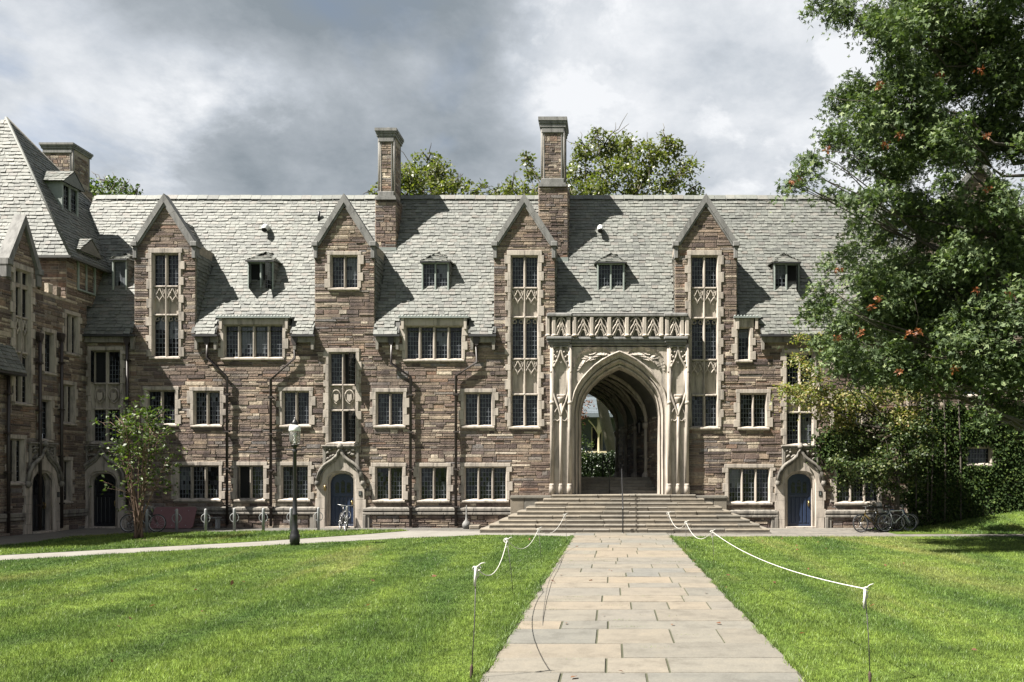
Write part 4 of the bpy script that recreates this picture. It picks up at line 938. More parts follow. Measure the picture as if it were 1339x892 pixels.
# ================================================================== steps and rails
steps = thing('stone_steps', 'broad worn stone steps spreading from the entrance arch to the flagstone path', 'steps', (.3, -2, 0))
rnd = random.Random(21); NST = 9; RI = 1.36 / NST
for k in range(NST):
    c = .45; hwk = 5.38 - k * .31; yf = -3.2 + k * .325; zt = RI * (k + 1); st = MB(); x = c - hwk
    while x < c + hwk - .01:
        e = min(x + rnd.uniform(.7, 1.9), c + hwk); e = c + hwk if c + hwk - e < .5 else e
        j = rnd.uniform(-.022, .022); st.bbox(x + .003, e - .003, yf + j, yf + .62, zt - .075, zt + rnd.uniform(-.012, .006), .02); st.box(x + .004, e - .004, yf + .014 + j, yf + .3, zt - RI + .002, zt - .072, 'ubd'); x = e
    for s in (-1, 1):
        y = yf + .62
        while y < -.02:
            e = min(y + rnd.uniform(.6, 1.2), -.01); a, b = sorted((c + s * hwk, c + s * (hwk - .62))); st.box(a, b, y + .003, e - .003, zt - RI + .002, zt + rnd.uniform(-.004, .004)); y = e
    st.build('step', STEP, steps)
st = MB(); x = -1.9
for x in (-1.5, -.6, .3, 1.2):
    st.box(PC + x - .3, PC + x + .597, -.56, 1.2, 1.2, 1.361 + rnd.uniform(-.003, .003))
st.box(fx(724) + .1, PC - 1.805, -.55, -.2, 1.2, 1.358); st.box(PC + 1.80, fx(900), -.55, -.2, 1.2, 1.358)
st.build('landing', STEP, steps)
for k in range(5):
    y = 1.15 + k * .34; z = 1.36 + (k + 1) * .138; st = MB(); x = -1.8
    while x < 1.79: e = min(x + rnd.uniform(.7, 1.3), 1.8); e = 1.8 if 1.8 - e < .4 else e; st.bbox(cxy(y) + x + .002, cxy(y) + e - .002, y, (y + .6 if k < 4 else YE + .5), z - .14, z + rnd.uniform(-.003, .003), .012); x = e
    st.build('passage_step', STEP, steps)
for s in (-1, 1):       # flanking cheek blocks of grey stone
    st = MB(); a, b = (fx(668), fx(722)) if s < 0 else (fx(898), fx(950)); n = 3
    for k in range(n): x0_, x1_ = a + (b - a) * k / n, a + (b - a) * (k + 1) / n; st.bbox(x0_ + .003, x1_ - .003, -.16, .0, fz(690), fz(652), .02)
    st.bbox(a, b, -.2, 0, fz(652) + .003, fz(648), .02); st.build('cheek_block', LEADG if False else FLAG, steps)
def handrail(label, pts, posts, r=.024):
    t = thing('handrail', label, 'handrail', posts[0][0]); m = MB(); m.tube(smooth3(pts, 4), r, 8); m.build('rail', IRON, t)
    for a, b in posts: m = MB(); m.tube([a, b], .02, 8); m.lathe([(.05, a[2]), (.05, a[2] + .02), (.022, a[2] + .04)], a[0], a[1], 8); m.build('post', IRON, t)
handrail('black iron handrail climbing the middle of the outer stone steps', [(.38, -3.35, .1), (.38, -3.38, .85), (.38, -3.25, 1.0), (.37, -.75, 2.25), (.37, -.3, 2.34), (.37, -.28, 2.2)], [((.38, -3.37, 0.0), (.38, -3.37, .9)), ((.37, -.35, 1.36), (.37, -.35, 2.32))])
xr = fx(797, 2)
handrail('dark iron handrail on the shaded inner steps inside the arched passage', [(xr, 1.0, 1.4), (xr, .98, 2.15), (xr - .02, 1.1, 2.25), (xr - .28, 2.9, 3.0), (xr - .3, 3.0, 2.95), (xr - .3, 3.02, 2.1)], [((xr, 1.0, 1.36), (xr, 1.0, 2.2)), ((xr - .3, 3.0, 2.05), (xr - .3, 3.0, 2.95))])

# ================================================================== the left wing
wing = thing('corner_wing', 'shaded stone wing with steep pyramid slate roof at the left corner', 'building', (-22, -3, 0))
WX = -21.5
WT = lambda u, y, z: (WX - y, u, z)
def wpx(px, py): z = -WX * F / (801 - px); return z - D, EYE + (621 - py) * z / F
def wrect(a, b, c, d): ya, zt = wpx(a, c); yb, _ = wpx(b, c); _, zb = wpx((a + b) / 2, d); _, zt = wpx((a + b) / 2, c); return ya, yb, zb, zt
Y0W = -11.5
WW = [(12.7, 29, 576, 630, 2), (76.7, 90, 604, 654.6, 2), (82, 95, 505, 552, 2), (87, 100, 414, 461, 2), (54, 64, 525, 574, 1), (58.5, 68.5, 437, 486, 1)]
rects = [wrect(*q[:4]) for q in WW] + [(-9.6, -8.4, .95, 2.25), (-9.6, -8.4, 4, 5.3), (-7.3, -6.0, 4.0, 5.3), (-9.6, -8.4, 7, 8.3)]
nW = [q[4] for q in WW] + [2, 2, 2, 2]
gY0, gzf = wpx(8, 340); gY1, _ = wpx(49, 337); gC = (gY0 + gY1) / 2; gHW = (gY1 - gY0) / 2; _, gza = wpx(35, 293)
by0, by1, bz0, _ = wrect(20, 37, 420, 526); _, bzt = wpx(33, 357)
dC = (wpx(44, 650)[0] + wpx(64, 650)[0]) / 2
hl = [(a - .04, b + .04, c - .03, d + .04) for a, b, c, d in rects] + [(by0 - .04, by1 + .04, bz0 - .03, 9.8)] + [(dC - .5, dC + .5, -.1, 2.2)]
kp = [(a - .16, b + .16, c - .13, d + .17) for a, b, c, d in rects] + [(by0 - .2, by1 + .2, bz0 - .13, 9.8)] + [(dC - .78, dC + .78, -.1, 2.25), (dC - .6, dC + .6, 2.2, 3.3)]
ZW = 9.1
mb = MB(WT); mb.mi = 1; backing(mb, Y0W, .0, -.1, ZW, hl); mb.mi = 0; stones(mb, Y0W, .0, -.02, ZW, kp, rnd=random.Random(51))
mb.mi = 1; mb.T = None; mb.box(-30, WX, Y0W - .3, Y0W, -.1, ZW); mb.box(-30, -29.8, Y0W, 8, -.1, ZW); mb.box(-30, WX - .02, Y0W, -1.3, ZW - .15, ZW)
mb.build('wall', [STONE, MORTAR], wing)
for i, (q, n) in enumerate(zip(rects, nW)): window(wing, WT, *q, n, seed=200 + i, jw=.11)
staged(wing, WT, by0, by1, [(7.9, bzt, False), (bz0, 6.6, True)], bzt, bz0, random.Random(77), [(6.6, 7.9, 'tracery')])
doorway(wing, WT, dC, 99, DOORD)
# gable above
gm = MB(WT); gm.mi = 1; backing(gm, gC - gHW, gC + gHW, ZW - .05, gzf, [(by0 - .04, by1 + .04, 7, bzt + .04)]); gm.face((gC - gHW, 0, gzf), (gC + gHW, 0, gzf), (gC, 0, gza)); gm.mi = 0
lim = lambda z: (gC - (gHW if z < gzf else gHW * (gza - z) / (gza - gzf)), gC + (gHW if z < gzf else gHW * (gza - z) / (gza - gzf)))
stones(gm, gC - gHW, gC + gHW, ZW, gza, [(by0 - .2, by1 + .2, 7, bzt + .2)], lim, random.Random(52))
gm.mi = 1
for s in (-1, 1): y = gC + s * gHW; gm.T = None; gm.face((WX, y, ZW), (WX - 3, y, ZW), (WX - 3, y, gzf), (WX, y, gzf))
gm.face((WX - 3, gC - gHW, ZW - .1), (WX - 3, gC + gHW, ZW - .1), (WX - 3, gC + gHW, gzf), (WX - 3, gC, gza), (WX - 3, gC - gHW, gzf))  # unseen closing panel added to keep sun from leaking through the gable
go = gm.build('gable', [STONE, MORTAR], wing)
cm = MB(WT)
for s in (-1, 1):
    fo = Vector((gC + s * gHW, 0, gzf)); ap = Vector((gC, 0, gza + .12)); dv = (ap - fo).normalized(); nn = Vector((-dv.z, 0, dv.x)); nn = nn if nn.z > 0 else -nn
    cm.prism([(v.x, v.z) for v in (fo - nn * .14, Vector((gC, 0, gza - .08)), Vector((gC, 0, gza + .28)), fo + nn * .08)], -.14, .3)
    a_, b_ = sorted((gC + s * gHW - s * .15, gC + s * gHW + s * .12)); cm.bbox(a_, b_, -.17, .3, gzf - .16, gzf + .05, .02); cm.bbox(a_ + .02, b_ - .02, -.10, .25, gzf - .6, gzf - .165, .02)
cm.build('gable_coping', COPE, go)
rm = MB(); rl = 6.0
for s in (-1, 1):
    low = Vector((WX - .3, gC + s * (gHW + .7), gzf - (gza - gzf) * .7 / gHW)); hi_ = Vector((WX - .3, gC, gza)); dv = hi_ - low
    slates(rm, low, (-1, 0, 0), dv, 0, rl, dv.length, rnd=random.Random(53 + s)); rm.face(low, low + Vector((-rl, 0, 0)), hi_ + Vector((-rl, 0, 0)), hi_)
rm.build('gable_roof', SLATE, go)
# pavilion block: walls above the court wall, crenellated parapet, pyramid roof
PY = -1.25; PE = 10.85
mb = MB(WT); mb.mi = 1; q = (wpx(97, 340)[0], wpx(114, 340)[0]); backing(mb, PY, 7.7, ZW - .02, PE, []); mb.mi = 0; stones(mb, PY, 1.2, ZW, PE, [], rnd=random.Random(54))
mb.T = lambda u, y, z: (u, PY + y, z); mb.mi = 1; backing(mb, -32, WX, ZW - .02, PE, []); mb.mi = 0; stones(mb, -26, WX, ZW, PE, [], rnd=random.Random(55))
mb.T = WT; z = ZW
y = gY1 + .1
while y < PY - .15: mb.mi = 0; mb.bbox(y, y + .24, -.04, .25, ZW, ZW + .36, .02); mb.mi = 0; y += .48
mb.build('pavilion_wall', [STONE, MORTAR], wing)
Apx = Vector((-25.0, .3, 16.85)); ez = PE - .12; ex0, ey0, ey1, exl = WX + .3, PY - .25, 7.9, -30.2
c1, c2, c3 = Vector((ex0, ey0, ez)), Vector((ex0, ey1, ez)), Vector((exl, ey0, ez)); rm = MB()
def tri_slates(mb, A, B, P_, rnd, **kw):
    U = (B - A); ul = U.length; U = U.normalized(); S = (P_ - A) - U * (P_ - A).dot(U); L = S.length; up = (P_ - A).dot(U)
    slates(mb, A, U, S, -.05, ul, L, lambda u, t: u > up * t / L - .16 and u < ul + (up - ul) * t / L + .16, rnd=rnd, clip=lambda a, b, s_: (max(a, up * (s_ + .08) / L - .03), min(b, ul + (up - ul) * (s_ + .08) / L + .03)), **kw)
tri_slates(rm, c3, c1, Apx, random.Random(56)); tri_slates(rm, c1, c2, Apx, random.Random(57))
rm.mi = 1; d_ = Vector((0, 0, -.03)); rm.face(c3 + d_, c1 + d_, Apx + d_); rm.face(c1 + d_, c2 + d_, Apx + d_); rm.face(c2 + d_, Vector((exl, ey1, ez)), Apx + d_)
rm.box(exl, ex0 + .08, ey0 - .1, ey0 + .02, ez - .1, ez - .005); rm.box(ex0 - .02, ex0 + .1, ey0, ey1, ez - .1, ez - .006)
for E in (c1, c2): rm.mi = 2; rm.tube([E + Vector((0, 0, .03)), Apx + Vector((0, 0, .03))], .06, 6)
rm.build('pyramid_roof', [SLATE, UNDER, SLATE], wing)
# dormers on the court side of the pyramid
def side_dormer(Yc, hw, X, z0, z1, ln, n, name):
    T = lambda u, y, z: (X - y, u, z); fm = MB(T); gm = MB(T); rnd = random.Random(int(z0 * 10)); e = .08
    for a, b, c, d in ((Yc - hw - e, Yc - hw, z0 - e, z1 + e), (Yc + hw, Yc + hw + e, z0 - e, z1 + e), (Yc - hw, Yc + hw, z1, z1 + e), (Yc - hw, Yc + hw, z0 - e, z0)): fm.bbox(a, b, -.02, .2, c, d, .012)
    fm.box(Yc - hw - e, Yc - hw - e + .03, .2, ln, z0 - e, z1 + e); fm.box(Yc + hw + e - .03, Yc + hw + e, .2, ln, z0 - e, z1 + e)
    wd = 2 * hw / n
    for i in range(n):
        a = Yc - hw + i * wd
        if i: fm.bbox(a - .04, a + .04, .0, .2, z0, z1, .01)
        leaded(gm, a + (.04 if i else 0), a + wd - (.04 if i < n - 1 else 0), z0, z1, rnd, y=.09)
    o = fm.build(name, LEADG, wing); gm.build('leaded_pane', GL, o)
    rm = MB(T)
    for s in (-1, 1):
        O_ = (Yc + s * (hw + .25), -.2, z1 + .05)
        rr = MB(); slates(rr, T(*O_), (-1, 0, 0), Vector((0, -s * (hw + .25), .62)), 0, ln + .3, math.hypot(hw + .25, .62), rnd=rnd, wr=(.2, .35)); rm.v += [v for v in rr.v] and rr.v if False else []
        off = len(rm.v); rm.v += rr.v; rm.f += [tuple(i + off for i in f) for f in rr.f]; rm.m += rr.m; rm.smooth += rr.smooth
    rm.face((Yc - hw - .25, -.18, z1 + .03), (Yc + hw + .25, -.18, z1 + .03), (Yc, -.18, z1 + .62)); rm.build('dormer_roof', SLATE, o)
side_dormer(.75, .45, WX - 1.15, 12.75, 14.15, 2.0, 2, 'dormer'); side_dormer(-.05, .5, WX + .06, 9.65, 11.1, 1.6, 2, 'dormer')
# far chimney of the wing
chimney(wing, 52, 97, 300, 240, 194, 54, 95, 187, False, Yoff=11.0, deep=1.6)
# downpipes on the court wall and a low lean-to roof at the edge of the picture
for px in (47.6, 76, 6):
    yw, zt = wpx(px, 445 if px > 10 else 490); downpipe(wing, [(yw, -.14, zt), (yw, -.14, .1)], (yw, -.14, zt + .05), WT)
rm = MB(); yl, zl_ = wpx(17, 487); rm2 = MB(); slates(rm2, (WX + .5, yl - 3, zl_ - .05), (0, 1, 0), (-1, 0, 1.9), 0, 3.0, 1.6, rnd=random.Random(58)); rm2.mi = 1; rm2.box(WX, WX + .5, yl - 3, yl, zl_ - .15, zl_ - .06); rm2.build('lean_to_roof', [SLATE, GUTTER], wing)
sm_ = MB(WT)
for a, b in ((Y0W, dC - .98), (dC + .98, -.02)):
    sm_.bbox(a, b, -.13, 0, .62, .78, .02); sm_.bbox(a, b, -.10, 0, .5, .618, .02)
sm_.build('plinth_string_course', LIMED, wing)

# ================================================================== the right wing behind the trees
rw = thing('gabled_range', 'brown stone gabled range behind the oak, its lower wall under ivy', 'building', (16, 0, 0))
X0, X1, YR = 12.0, 26.0, -.35; RT = lambda x, y, z: (x, y + YR, z)
q1 = (fx(1255), fx(1282), fz(517), fz(492)); q2 = (fx(1262), fx(1289), fz(606), fz(587)); q3 = (fx(1337), fx(1362), fz(517), fz(480)); q4 = (fx(1336), fx(1362), fz(606), fz(582)); q5 = (fx(1200), fx(1228), fz(515), fz(490))
ws = [q1, q2, q3, q4]
mb = MB(RT); mb.mi = 1; gx, ghw, gz0, gz1 = fx(1275), 4.6, 9.2, 14.6
backing(mb, X0, X1, -.1, gz0, [(a - .04, b + .04, c - .03, d + .04) for a, b, c, d in ws]); mb.face((gx - ghw, 0, gz0), (gx + ghw, 0, gz0), (gx, 0, gz1)); mb.mi = 0
stones(mb, X0, X1, -.02, gz0, [(a - .15, b + .15, c - .12, d + .16) for a, b, c, d in ws], rnd=random.Random(61)); stones(mb, gx - ghw, gx + ghw, gz0, gz1, [], lambda z: (gx - ghw * (gz1 - z) / (gz1 - gz0), gx + ghw * (gz1 - z) / (gz1 - gz0)), random.Random(62))
mb.T = lambda u, y, z: (X0 + y, u + YR, z); mb.mi = 1; backing(mb, 0, 6, -.1, gz0, [])
mb.build('wall', [STONE, MORTAR], rw)
for i, q in enumerate(ws): window(rw, RT, *q, 1, seed=300 + i, jw=.1, head=.1)
cm = MB(RT)
for s in (-1, 1):
    fo = Vector((gx + s * ghw, 0, gz0)); nn = Vector((s * (gz1 - gz0), 0, ghw)).normalized(); cm.prism([(v.x, v.z) for v in (fo, Vector((gx, 0, gz1)), Vector((gx, 0, gz1 + .3)), fo + nn * .22)], -.14, .35)
cm.build('gable_coping', COPE, rw)
rm = MB()
for s in (-1, 1):
    low = Vector((gx + s * (ghw + .2), YR + .3, gz0 - .2)); hi_ = Vector((gx, YR + .3, gz1)); dv = hi_ - low
    slates(rm, low, (0, 1, 0), dv, 0, 8, dv.length, rnd=random.Random(63 + s)); rm.face(low, low + Vector((0, 8, 0)), hi_ + Vector((0, 8, 0)), hi_)
rm.build('roof', SLATE, rw)

# ================================================================== ground
def sheet(name, poly, z, m, kind='structure', thick=None):
    mb = MB()
    mb.face(*[(x, y, z) for x, y in poly])
    if thick:
        n = len(poly)
        for k in range(n): (xa, ya), (xb, yb) = poly[k], poly[(k + 1) % n]; mb.face((xa, ya, z), (xb, yb, z), (xb, yb, z - thick), (xa, ya, z - thick))
    return tag(mb.build(name, m), kind=kind)
sheet('ground', [(-400, -200), (400, -200), (400, 600), (-400, 600)], -.02, LAWN)
sheet('forecourt_paving', [(-21.5, -34), (26, -34), (26, .3), (-21.5, .3)], -.010, PAVE)
LEFT = [(-1.40, -40), (-1.40, -4.95), (-4.45, -4.2), (-7.2, -5.9), (-10.7, -8.9), (-15.4, -13.2), (-21.4, -19.5), (-21.4, -40)]
STRIP = [(-20.6, -16.4), (-16.4, -11.8), (-11.4, -7.1), (-9.2, -4.2), (-7.86, -1.9), (-8.3, -1.45), (-13.4, -2.35), (-17.6, -3.4), (-18.8, -4.9), (-18.4, -8.2), (-19.2, -13)]
RIGHT = [(2.04, -40), (26, -40), (26, -5.05), (2.04, -5.05)]
DIAG = [(-21.4, -19.5), (-15.4, -13.2), (-10.7, -8.9), (-7.2, -5.9), (-4.45, -4.2), (-1.40, -4.95), (-1.4, -3.2), (-7.8, -1.85), (-9.2, -4.2), (-11.4, -7.1), (-16.4, -11.8), (-20.6, -16.4)]
sheet('diagonal_path', DIAG, -.004, CONC)
sheet('cobbled_apron', [(-18.1, -3.3), (-13.4, -2.30), (-8.3, -1.4), (-4.8, -1.6), (-4.8, -.05), (-18.1, -.05)], -.0035, COBBLE)
for nm, pl in (('lawn', LEFT), ('lawn', STRIP), ('lawn', RIGHT)): sheet(nm, pl, .006, LAWN)
def bank_h(x, y):
    t = max(0, min(1, (x - 11.6) / 5.5)); t = t * t * (3 - 2 * t) * .72 + max(0, x - 17) * .05; s = max(0, min(1, (y + 3.6) / 3.4)); return t * s * s * (3 - 2 * s)
mb = MB(); nx, ny = 40, 12; idx = [[mb.P((10.2 + 16 * i / nx, -3.7 + 3.4 * j / ny, .008 + bank_h(10.2 + 16 * i / nx, -3.7 + 3.4 * j / ny) - (.03 if i == 0 else 0))) for i in range(nx + 1)] for j in range(ny + 1)]
for j in range(ny):
    for i in range(nx): mb.fi([idx[j][i], idx[j][i + 1], idx[j + 1][i + 1], idx[j + 1][i]])
BANK = [(11.2, -3.0), (13, -3.6), (26, -3.6), (26, -.35), (12.0, -.35), (10.6, -1.2)]
tag(mb.build('grass_bank', LAWN), kind='structure')
mb = MB(); mb.box(-60, 60, 11.5, 160, -.5, 2.04); tag(mb.build('rear_terrace', LAWN), kind='structure')
# flagstone path: every flag its own slab
mb = MB(); rnd = random.Random(14); y = -40.0
while y < -3.25:
    h = rnd.uniform(.62, 1.15); e = min(y + h, -3.22); x = -1.38 + rnd.uniform(-.03, .03)
    while x < 1.98:
        ln = rnd.choice((.7, .95, 1.2, 1.45, 1.7)) + rnd.uniform(-.1, .1); f = x + ln; f = 2.02 + rnd.uniform(-.03, .03) if 2.02 - f < .4 else f
        g = .009; zt = .014 + rnd.uniform(-.004, .004); b = .008
        jx = lambda: rnd.uniform(-.006, .006)
        lo = [(x + g, y + g), (f - g, y + g), (f - g, e - g), (x + g, e - g)]; A = [mb.P((p, q, -.005)) for p, q in lo]; B = [mb.P((p + (b if k in (0, 3) else -b), q + (b if k < 2 else -b), zt + jx() * .3)) for k, (p, q) in enumerate(lo)]
        mb.fi(B)
        for k in range(4): mb.fi([A[k], A[(k + 1) % 4], B[(k + 1) % 4], B[k]])
        x = f
    y = e
tag(mb.build('flagstone_path', FLAG), kind='structure')
sheet('path_bed', [(-1.385, -40), (2.025, -40), (2.025, -3.22), (-1.385, -3.22)], .0, plain('joint_soil', (.034, .036, .018), .95, .6, 4))

# grass blades
def inpoly(x, y, poly):
    c = np.zeros(len(x), bool); n = len(poly)
    for i in range(n):
        (xa, ya), (xb, yb) = poly[i], poly[i - 1]
        with np.errstate(divide='ignore', invalid='ignore'): t = ((ya > y) != (yb > y)) & (x < (xb - xa) * (y - ya) / (yb - ya + 1e-12) + xa)
        c ^= t
    return c
rg = np.random.default_rng(5)
def blades(poly, dens, wd, ht, ymin, ymax, hz=None, xmin=None, xmax=None):
    xs = [p[0] for p in poly]; x0, x1 = max(min(xs), xmin if xmin is not None else -1e9), min(max(xs), xmax if xmax is not None else 1e9); y0, y1 = max(min(p[1] for p in poly), ymin), min(max(p[1] for p in poly), ymax)
    if y1 <= y0: return np.zeros((0, 3))
    n = int((x1 - x0) * (y1 - y0) * dens); x = rg.uniform(x0, x1, n); y = rg.uniform(y0, y1, n)
    ok = inpoly(x, y, poly) & (x > (-801 / F) * (y + D) - 3) & (x < (538 / F) * (y + D) + 3); x, y = x[ok], y[ok]; n = len(x)
    z = np.full(n, .004) if hz is None else np.array([hz(a, b) for a, b in zip(x, y)])
    cl_ = .6 + .8 * (np.sin(x * 2.1 + np.sin(y * 1.7) * 2) * np.sin(y * 2.4 + x) * .5 + .5)
    a = rg.uniform(0, 2 * np.pi, n); h = ht * rg.uniform(.5, 1.3, n) * cl_; w_ = wd * rg.uniform(.6, 1.3, n); le = h * rg.uniform(.1, .8, n); b = rg.uniform(0, 2 * np.pi, n)
    dx, dy = np.cos(a) * w_ / 2, np.sin(a) * w_ / 2
    v = np.stack([np.stack([x - dx, y - dy, z], 1), np.stack([x + dx, y + dy, z], 1), np.stack([x + np.cos(b) * le, y + np.sin(b) * le, z + h], 1)], 1)
    return v.reshape(-1, 3)
gv = []
for pl in (LEFT, RIGHT):
    gv += [blades(pl, 3400, .008, .042, -28, -22), blades(pl, 1900, .010, .042, -22, -16.5), blades(pl, 950, .013, .042, -16.5, -10), blades(pl, 550, .018, .042, -10, -4)]
gv += [blades(STRIP, 600, .02, .06, -18, -1), blades(BANK, 450, .022, .07, -4, 0, lambda a, b: bank_h(a, b) + .008)]
# ragged longer edge along the path
for xe, s in ((-1.40, -1), (2.04, 1)):
    y = rg.uniform(-27, -5, 12000); x = xe - s * np.abs(rg.normal(0, .04, 12000)) * (.6 + .8 * np.sin(y * 3.1) ** 2) + s * .04; n = len(x); z = np.full(n, .004); a = rg.uniform(0, 6.28, n); h = rg.uniform(.03, .085, n); b = rg.uniform(0, 6.28, n); wv = .010
    dx, dy = np.cos(a) * wv / 2, np.sin(a) * wv / 2
    gv.append(np.stack([np.stack([x - dx, y - dy, z], 1), np.stack([x + dx, y + dy, z], 1), np.stack([x + np.cos(b) * h * .7, y + np.sin(b) * h * .7, z + h], 1)], 1).reshape(-1, 3))
# tufts in the path joints
for k in range(60):
    cx_, cy_ = rg.uniform(-1.3, 1.9), rg.uniform(-27, -8); n = int(rg.integers(8, 40)); x = cx_ + rg.normal(0, .12, n); y = cy_ + rg.normal(0, .02, n); z = np.full(n, .006); a = rg.uniform(0, 6.28, n); h = rg.uniform(.01, .035, n); b = rg.uniform(0, 6.28, n); wv = .006
    dx, dy = np.cos(a) * wv / 2, np.sin(a) * wv / 2
    gv.append(np.stack([np.stack([x - dx, y - dy, z], 1), np.stack([x + dx, y + dy, z], 1), np.stack([x + np.cos(b) * h, y + np.sin(b) * h, z + h], 1)], 1).reshape(-1, 3))
tag(bigmesh('grass', np.concatenate(gv), 3, BLADE), 'short mown green grass covering the lawns', 'grass', kind='stuff')

# ================================================================== trees
def leaf_mesh(name, pos, nrm_bias, size, m, parent, kind, seed, droop=.0):
    """leaves at pos: 'oak' = three crossing lobes (12 verts), 'leaf' = one folded blade (2 quads)"""
    rg = np.random.default_rng(seed); n = len(pos); pos = np.asarray(pos)
    nb = np.asarray(nrm_bias); nn = rg.normal(0, 1, (n, 3)) * .75 + nb; nn /= np.linalg.norm(nn, axis=1, keepdims=True)
    t = rg.normal(0, 1, (n, 3)); t[:, 2] -= droop; t -= nn * np.sum(t * nn, 1, keepdims=True); t /= np.linalg.norm(t, axis=1, keepdims=True); b = np.cross(nn, t)
    s = size * rg.uniform(.6, 1.3, (n, 1))
    def quad(o, ang, ln, wd, lift):
        ca, sa = math.cos(ang), math.sin(ang); d = t * ca + b * sa; e = -t * sa + b * ca; o_ = pos + t * s * o
        return np.stack([o_, o_ + d * s * ln * .5 + e * s * wd + nn * s * lift, o_ + d * s * ln, o_ + d * s * ln * .5 - e * s * wd + nn * s * lift], 1)
    if kind == 'oak': q = np.stack([quad(0, 0, 1.0, .14, .06), quad(.2, 1.0, .55, .10, .05), quad(.2, -1.0, .55, .10, .05)], 1)
    else: q = np.stack([quad(0, 0, 1.0, .30, .10)], 1)
    k = q.shape[1]
    if kind == 'oak':          # keep one leaf one island: share the base vertex
        base = np.arange(n) * 10; v = np.zeros((n, 10, 3)); v[:, 0] = pos; f = []
        for j in range(3): v[:, 1 + j * 3:4 + j * 3] = q[:, j, 1:4]; f.append(np.stack([base, base + 1 + j * 3, base + 2 + j * 3, base + 3 + j * 3], 1))
        return indexed(name, v.reshape(-1, 3), np.concatenate(f), m, parent)
    v = q.reshape(-1, 3); return bigmesh(name, v, 4, m, parent)
def sprays(cs, per, leaves, rg, flat=.45, spr=.28):
    """cs: (centre, radius) blobs; returns leaf positions and outward hints, bunched in sprays near each blob's skin"""
    P_, Nn = [], []
    for c, r in cs:
        k = max(3, int(per * (r ** 2)))
        d = rg.normal(0, 1, (k, 3)); d /= np.linalg.norm(d, axis=1, keepdims=True); rad = r * rg.uniform(.35, 1.08, (k, 1)); sc_ = np.array(c) + d * rad * np.array([1, 1, .85])
        for q, dd in zip(sc_, d):
            m = int(rg.integers(leaves // 2, leaves * 3 // 2)); o = rg.normal(0, spr, (m, 3)); o[:, 2] = o[:, 2] * flat - .35 * (o[:, 0] ** 2 + o[:, 1] ** 2) / spr
            P_.append(q + o); Nn.append(np.tile(dd * .35 + np.array([0, 0, .75]), (m, 1)))
    return np.concatenate(P_), np.concatenate(Nn)
def limb(mb, a, b, r0, r1, rg, n=6, wob=.08):
    a, b = np.array(a, float), np.array(b, float); L = np.linalg.norm(b - a); pts = []; rs = []
    for k in range(n + 1):
        t = k / n; p = a + (b - a) * t + rg.normal(0, wob * L * (.3 if k in (0, n) else 1) * .5, 3) * (0 if k == 0 else 1); pts.append(tuple(p)); rs.append(r0 + (r1 - r0) * t)
    mb.tube(pts, rs, 7); return pts
rg = np.random.default_rng(11)
OAK = [(1085, 0, 22), (1108, 8, 24), (1135, 22, 28), (1170, 40, 42), (1180, 92, 40), (1215, 15, 50), (1240, 80, 58), (1290, 40, 60), (1330, 100, 60), (1118, 108, 26), (1098, 130, 25), (1160, 150, 48), (1122, 165, 30), (1086, 178, 26), (1210, 150, 48), (1066, 206, 20), (1047, 224, 13), (1036, 236, 8), (1132, 200, 28),
       (1172, 215, 38), (1232, 185, 38), (1290, 165, 52), (1335, 180, 40), (1150, 252, 32), (1112, 256, 20), (1090, 250, 10), (1188, 280, 42), (1122, 285, 14), (1150, 305, 28), (1240, 285, 38), (1300, 260, 40), (1332, 310, 45), (1104, 330, 20), (1078, 348, 14), (1130, 350, 34), (1180, 350, 46), (1084, 388, 26), (1060, 408, 15),
       (1120, 410, 42), (1180, 415, 48), (1240, 385, 42), (1290, 360, 38), (1325, 400, 45), (1250, 440, 46), (1072, 436, 20), (1098, 462, 30), (1150, 470, 42), (1200, 478, 40), (1250, 480, 36), (1300, 460, 46), (1337, 470, 40), (1300, 515, 30), (1325, 530, 22), (1285, 540, 12),
       (1390, 60, 70), (1400, 180, 70), (1390, 300, 65), (1400, 420, 65), (1460, 120, 80), (1470, 260, 80), (1460, 400, 70), (1340, -50, 70), (1240, -60, 60), (1185, -40, 45), (1430, -60, 90), (1520, 60, 90), (1530, 220, 90), (1520, 360, 80), (1380, -140, 80), (1290, -120, 60)]
oak = thing('oak_tree', 'huge dark green oak leaning in from the right with rusty leaf clusters', 'tree', (14.6, -8.6, 0))
OAK += [(1205, 345, 40), (1255, 330, 40), (1215, 400, 40), (1160, 375, 36), (1270, 300, 34), (1230, 235, 26), (1195, 445, 36), (1270, 405, 38), (1310, 340, 40)]
blobs = []
for px, py, r in OAK:
    z = 24.0 + rg.uniform(-2.6, 2.8)
    blobs.append((pt(px, py, z)[:], r * .92 * z / F))
    if r > 35: z2 = z + rg.uniform(1.8, 4.2); blobs.append((pt(px + rg.uniform(-15, 15), py + rg.uniform(-15, 15), z2)[:], r * .85 * z2 / F))
tm = MB(); base = np.array((14.6, -8.6, 0)); TP = [base, base + (0, .1, 3), base + (-.15, 0, 6), base + (-.1, .1, 10), base + (.1, 0, 13.5), base + (.1, 0, 17.5)]
tm.tube([tuple(p) for p in TP], [.62, .45, .40, .33, .24, .12], 12)
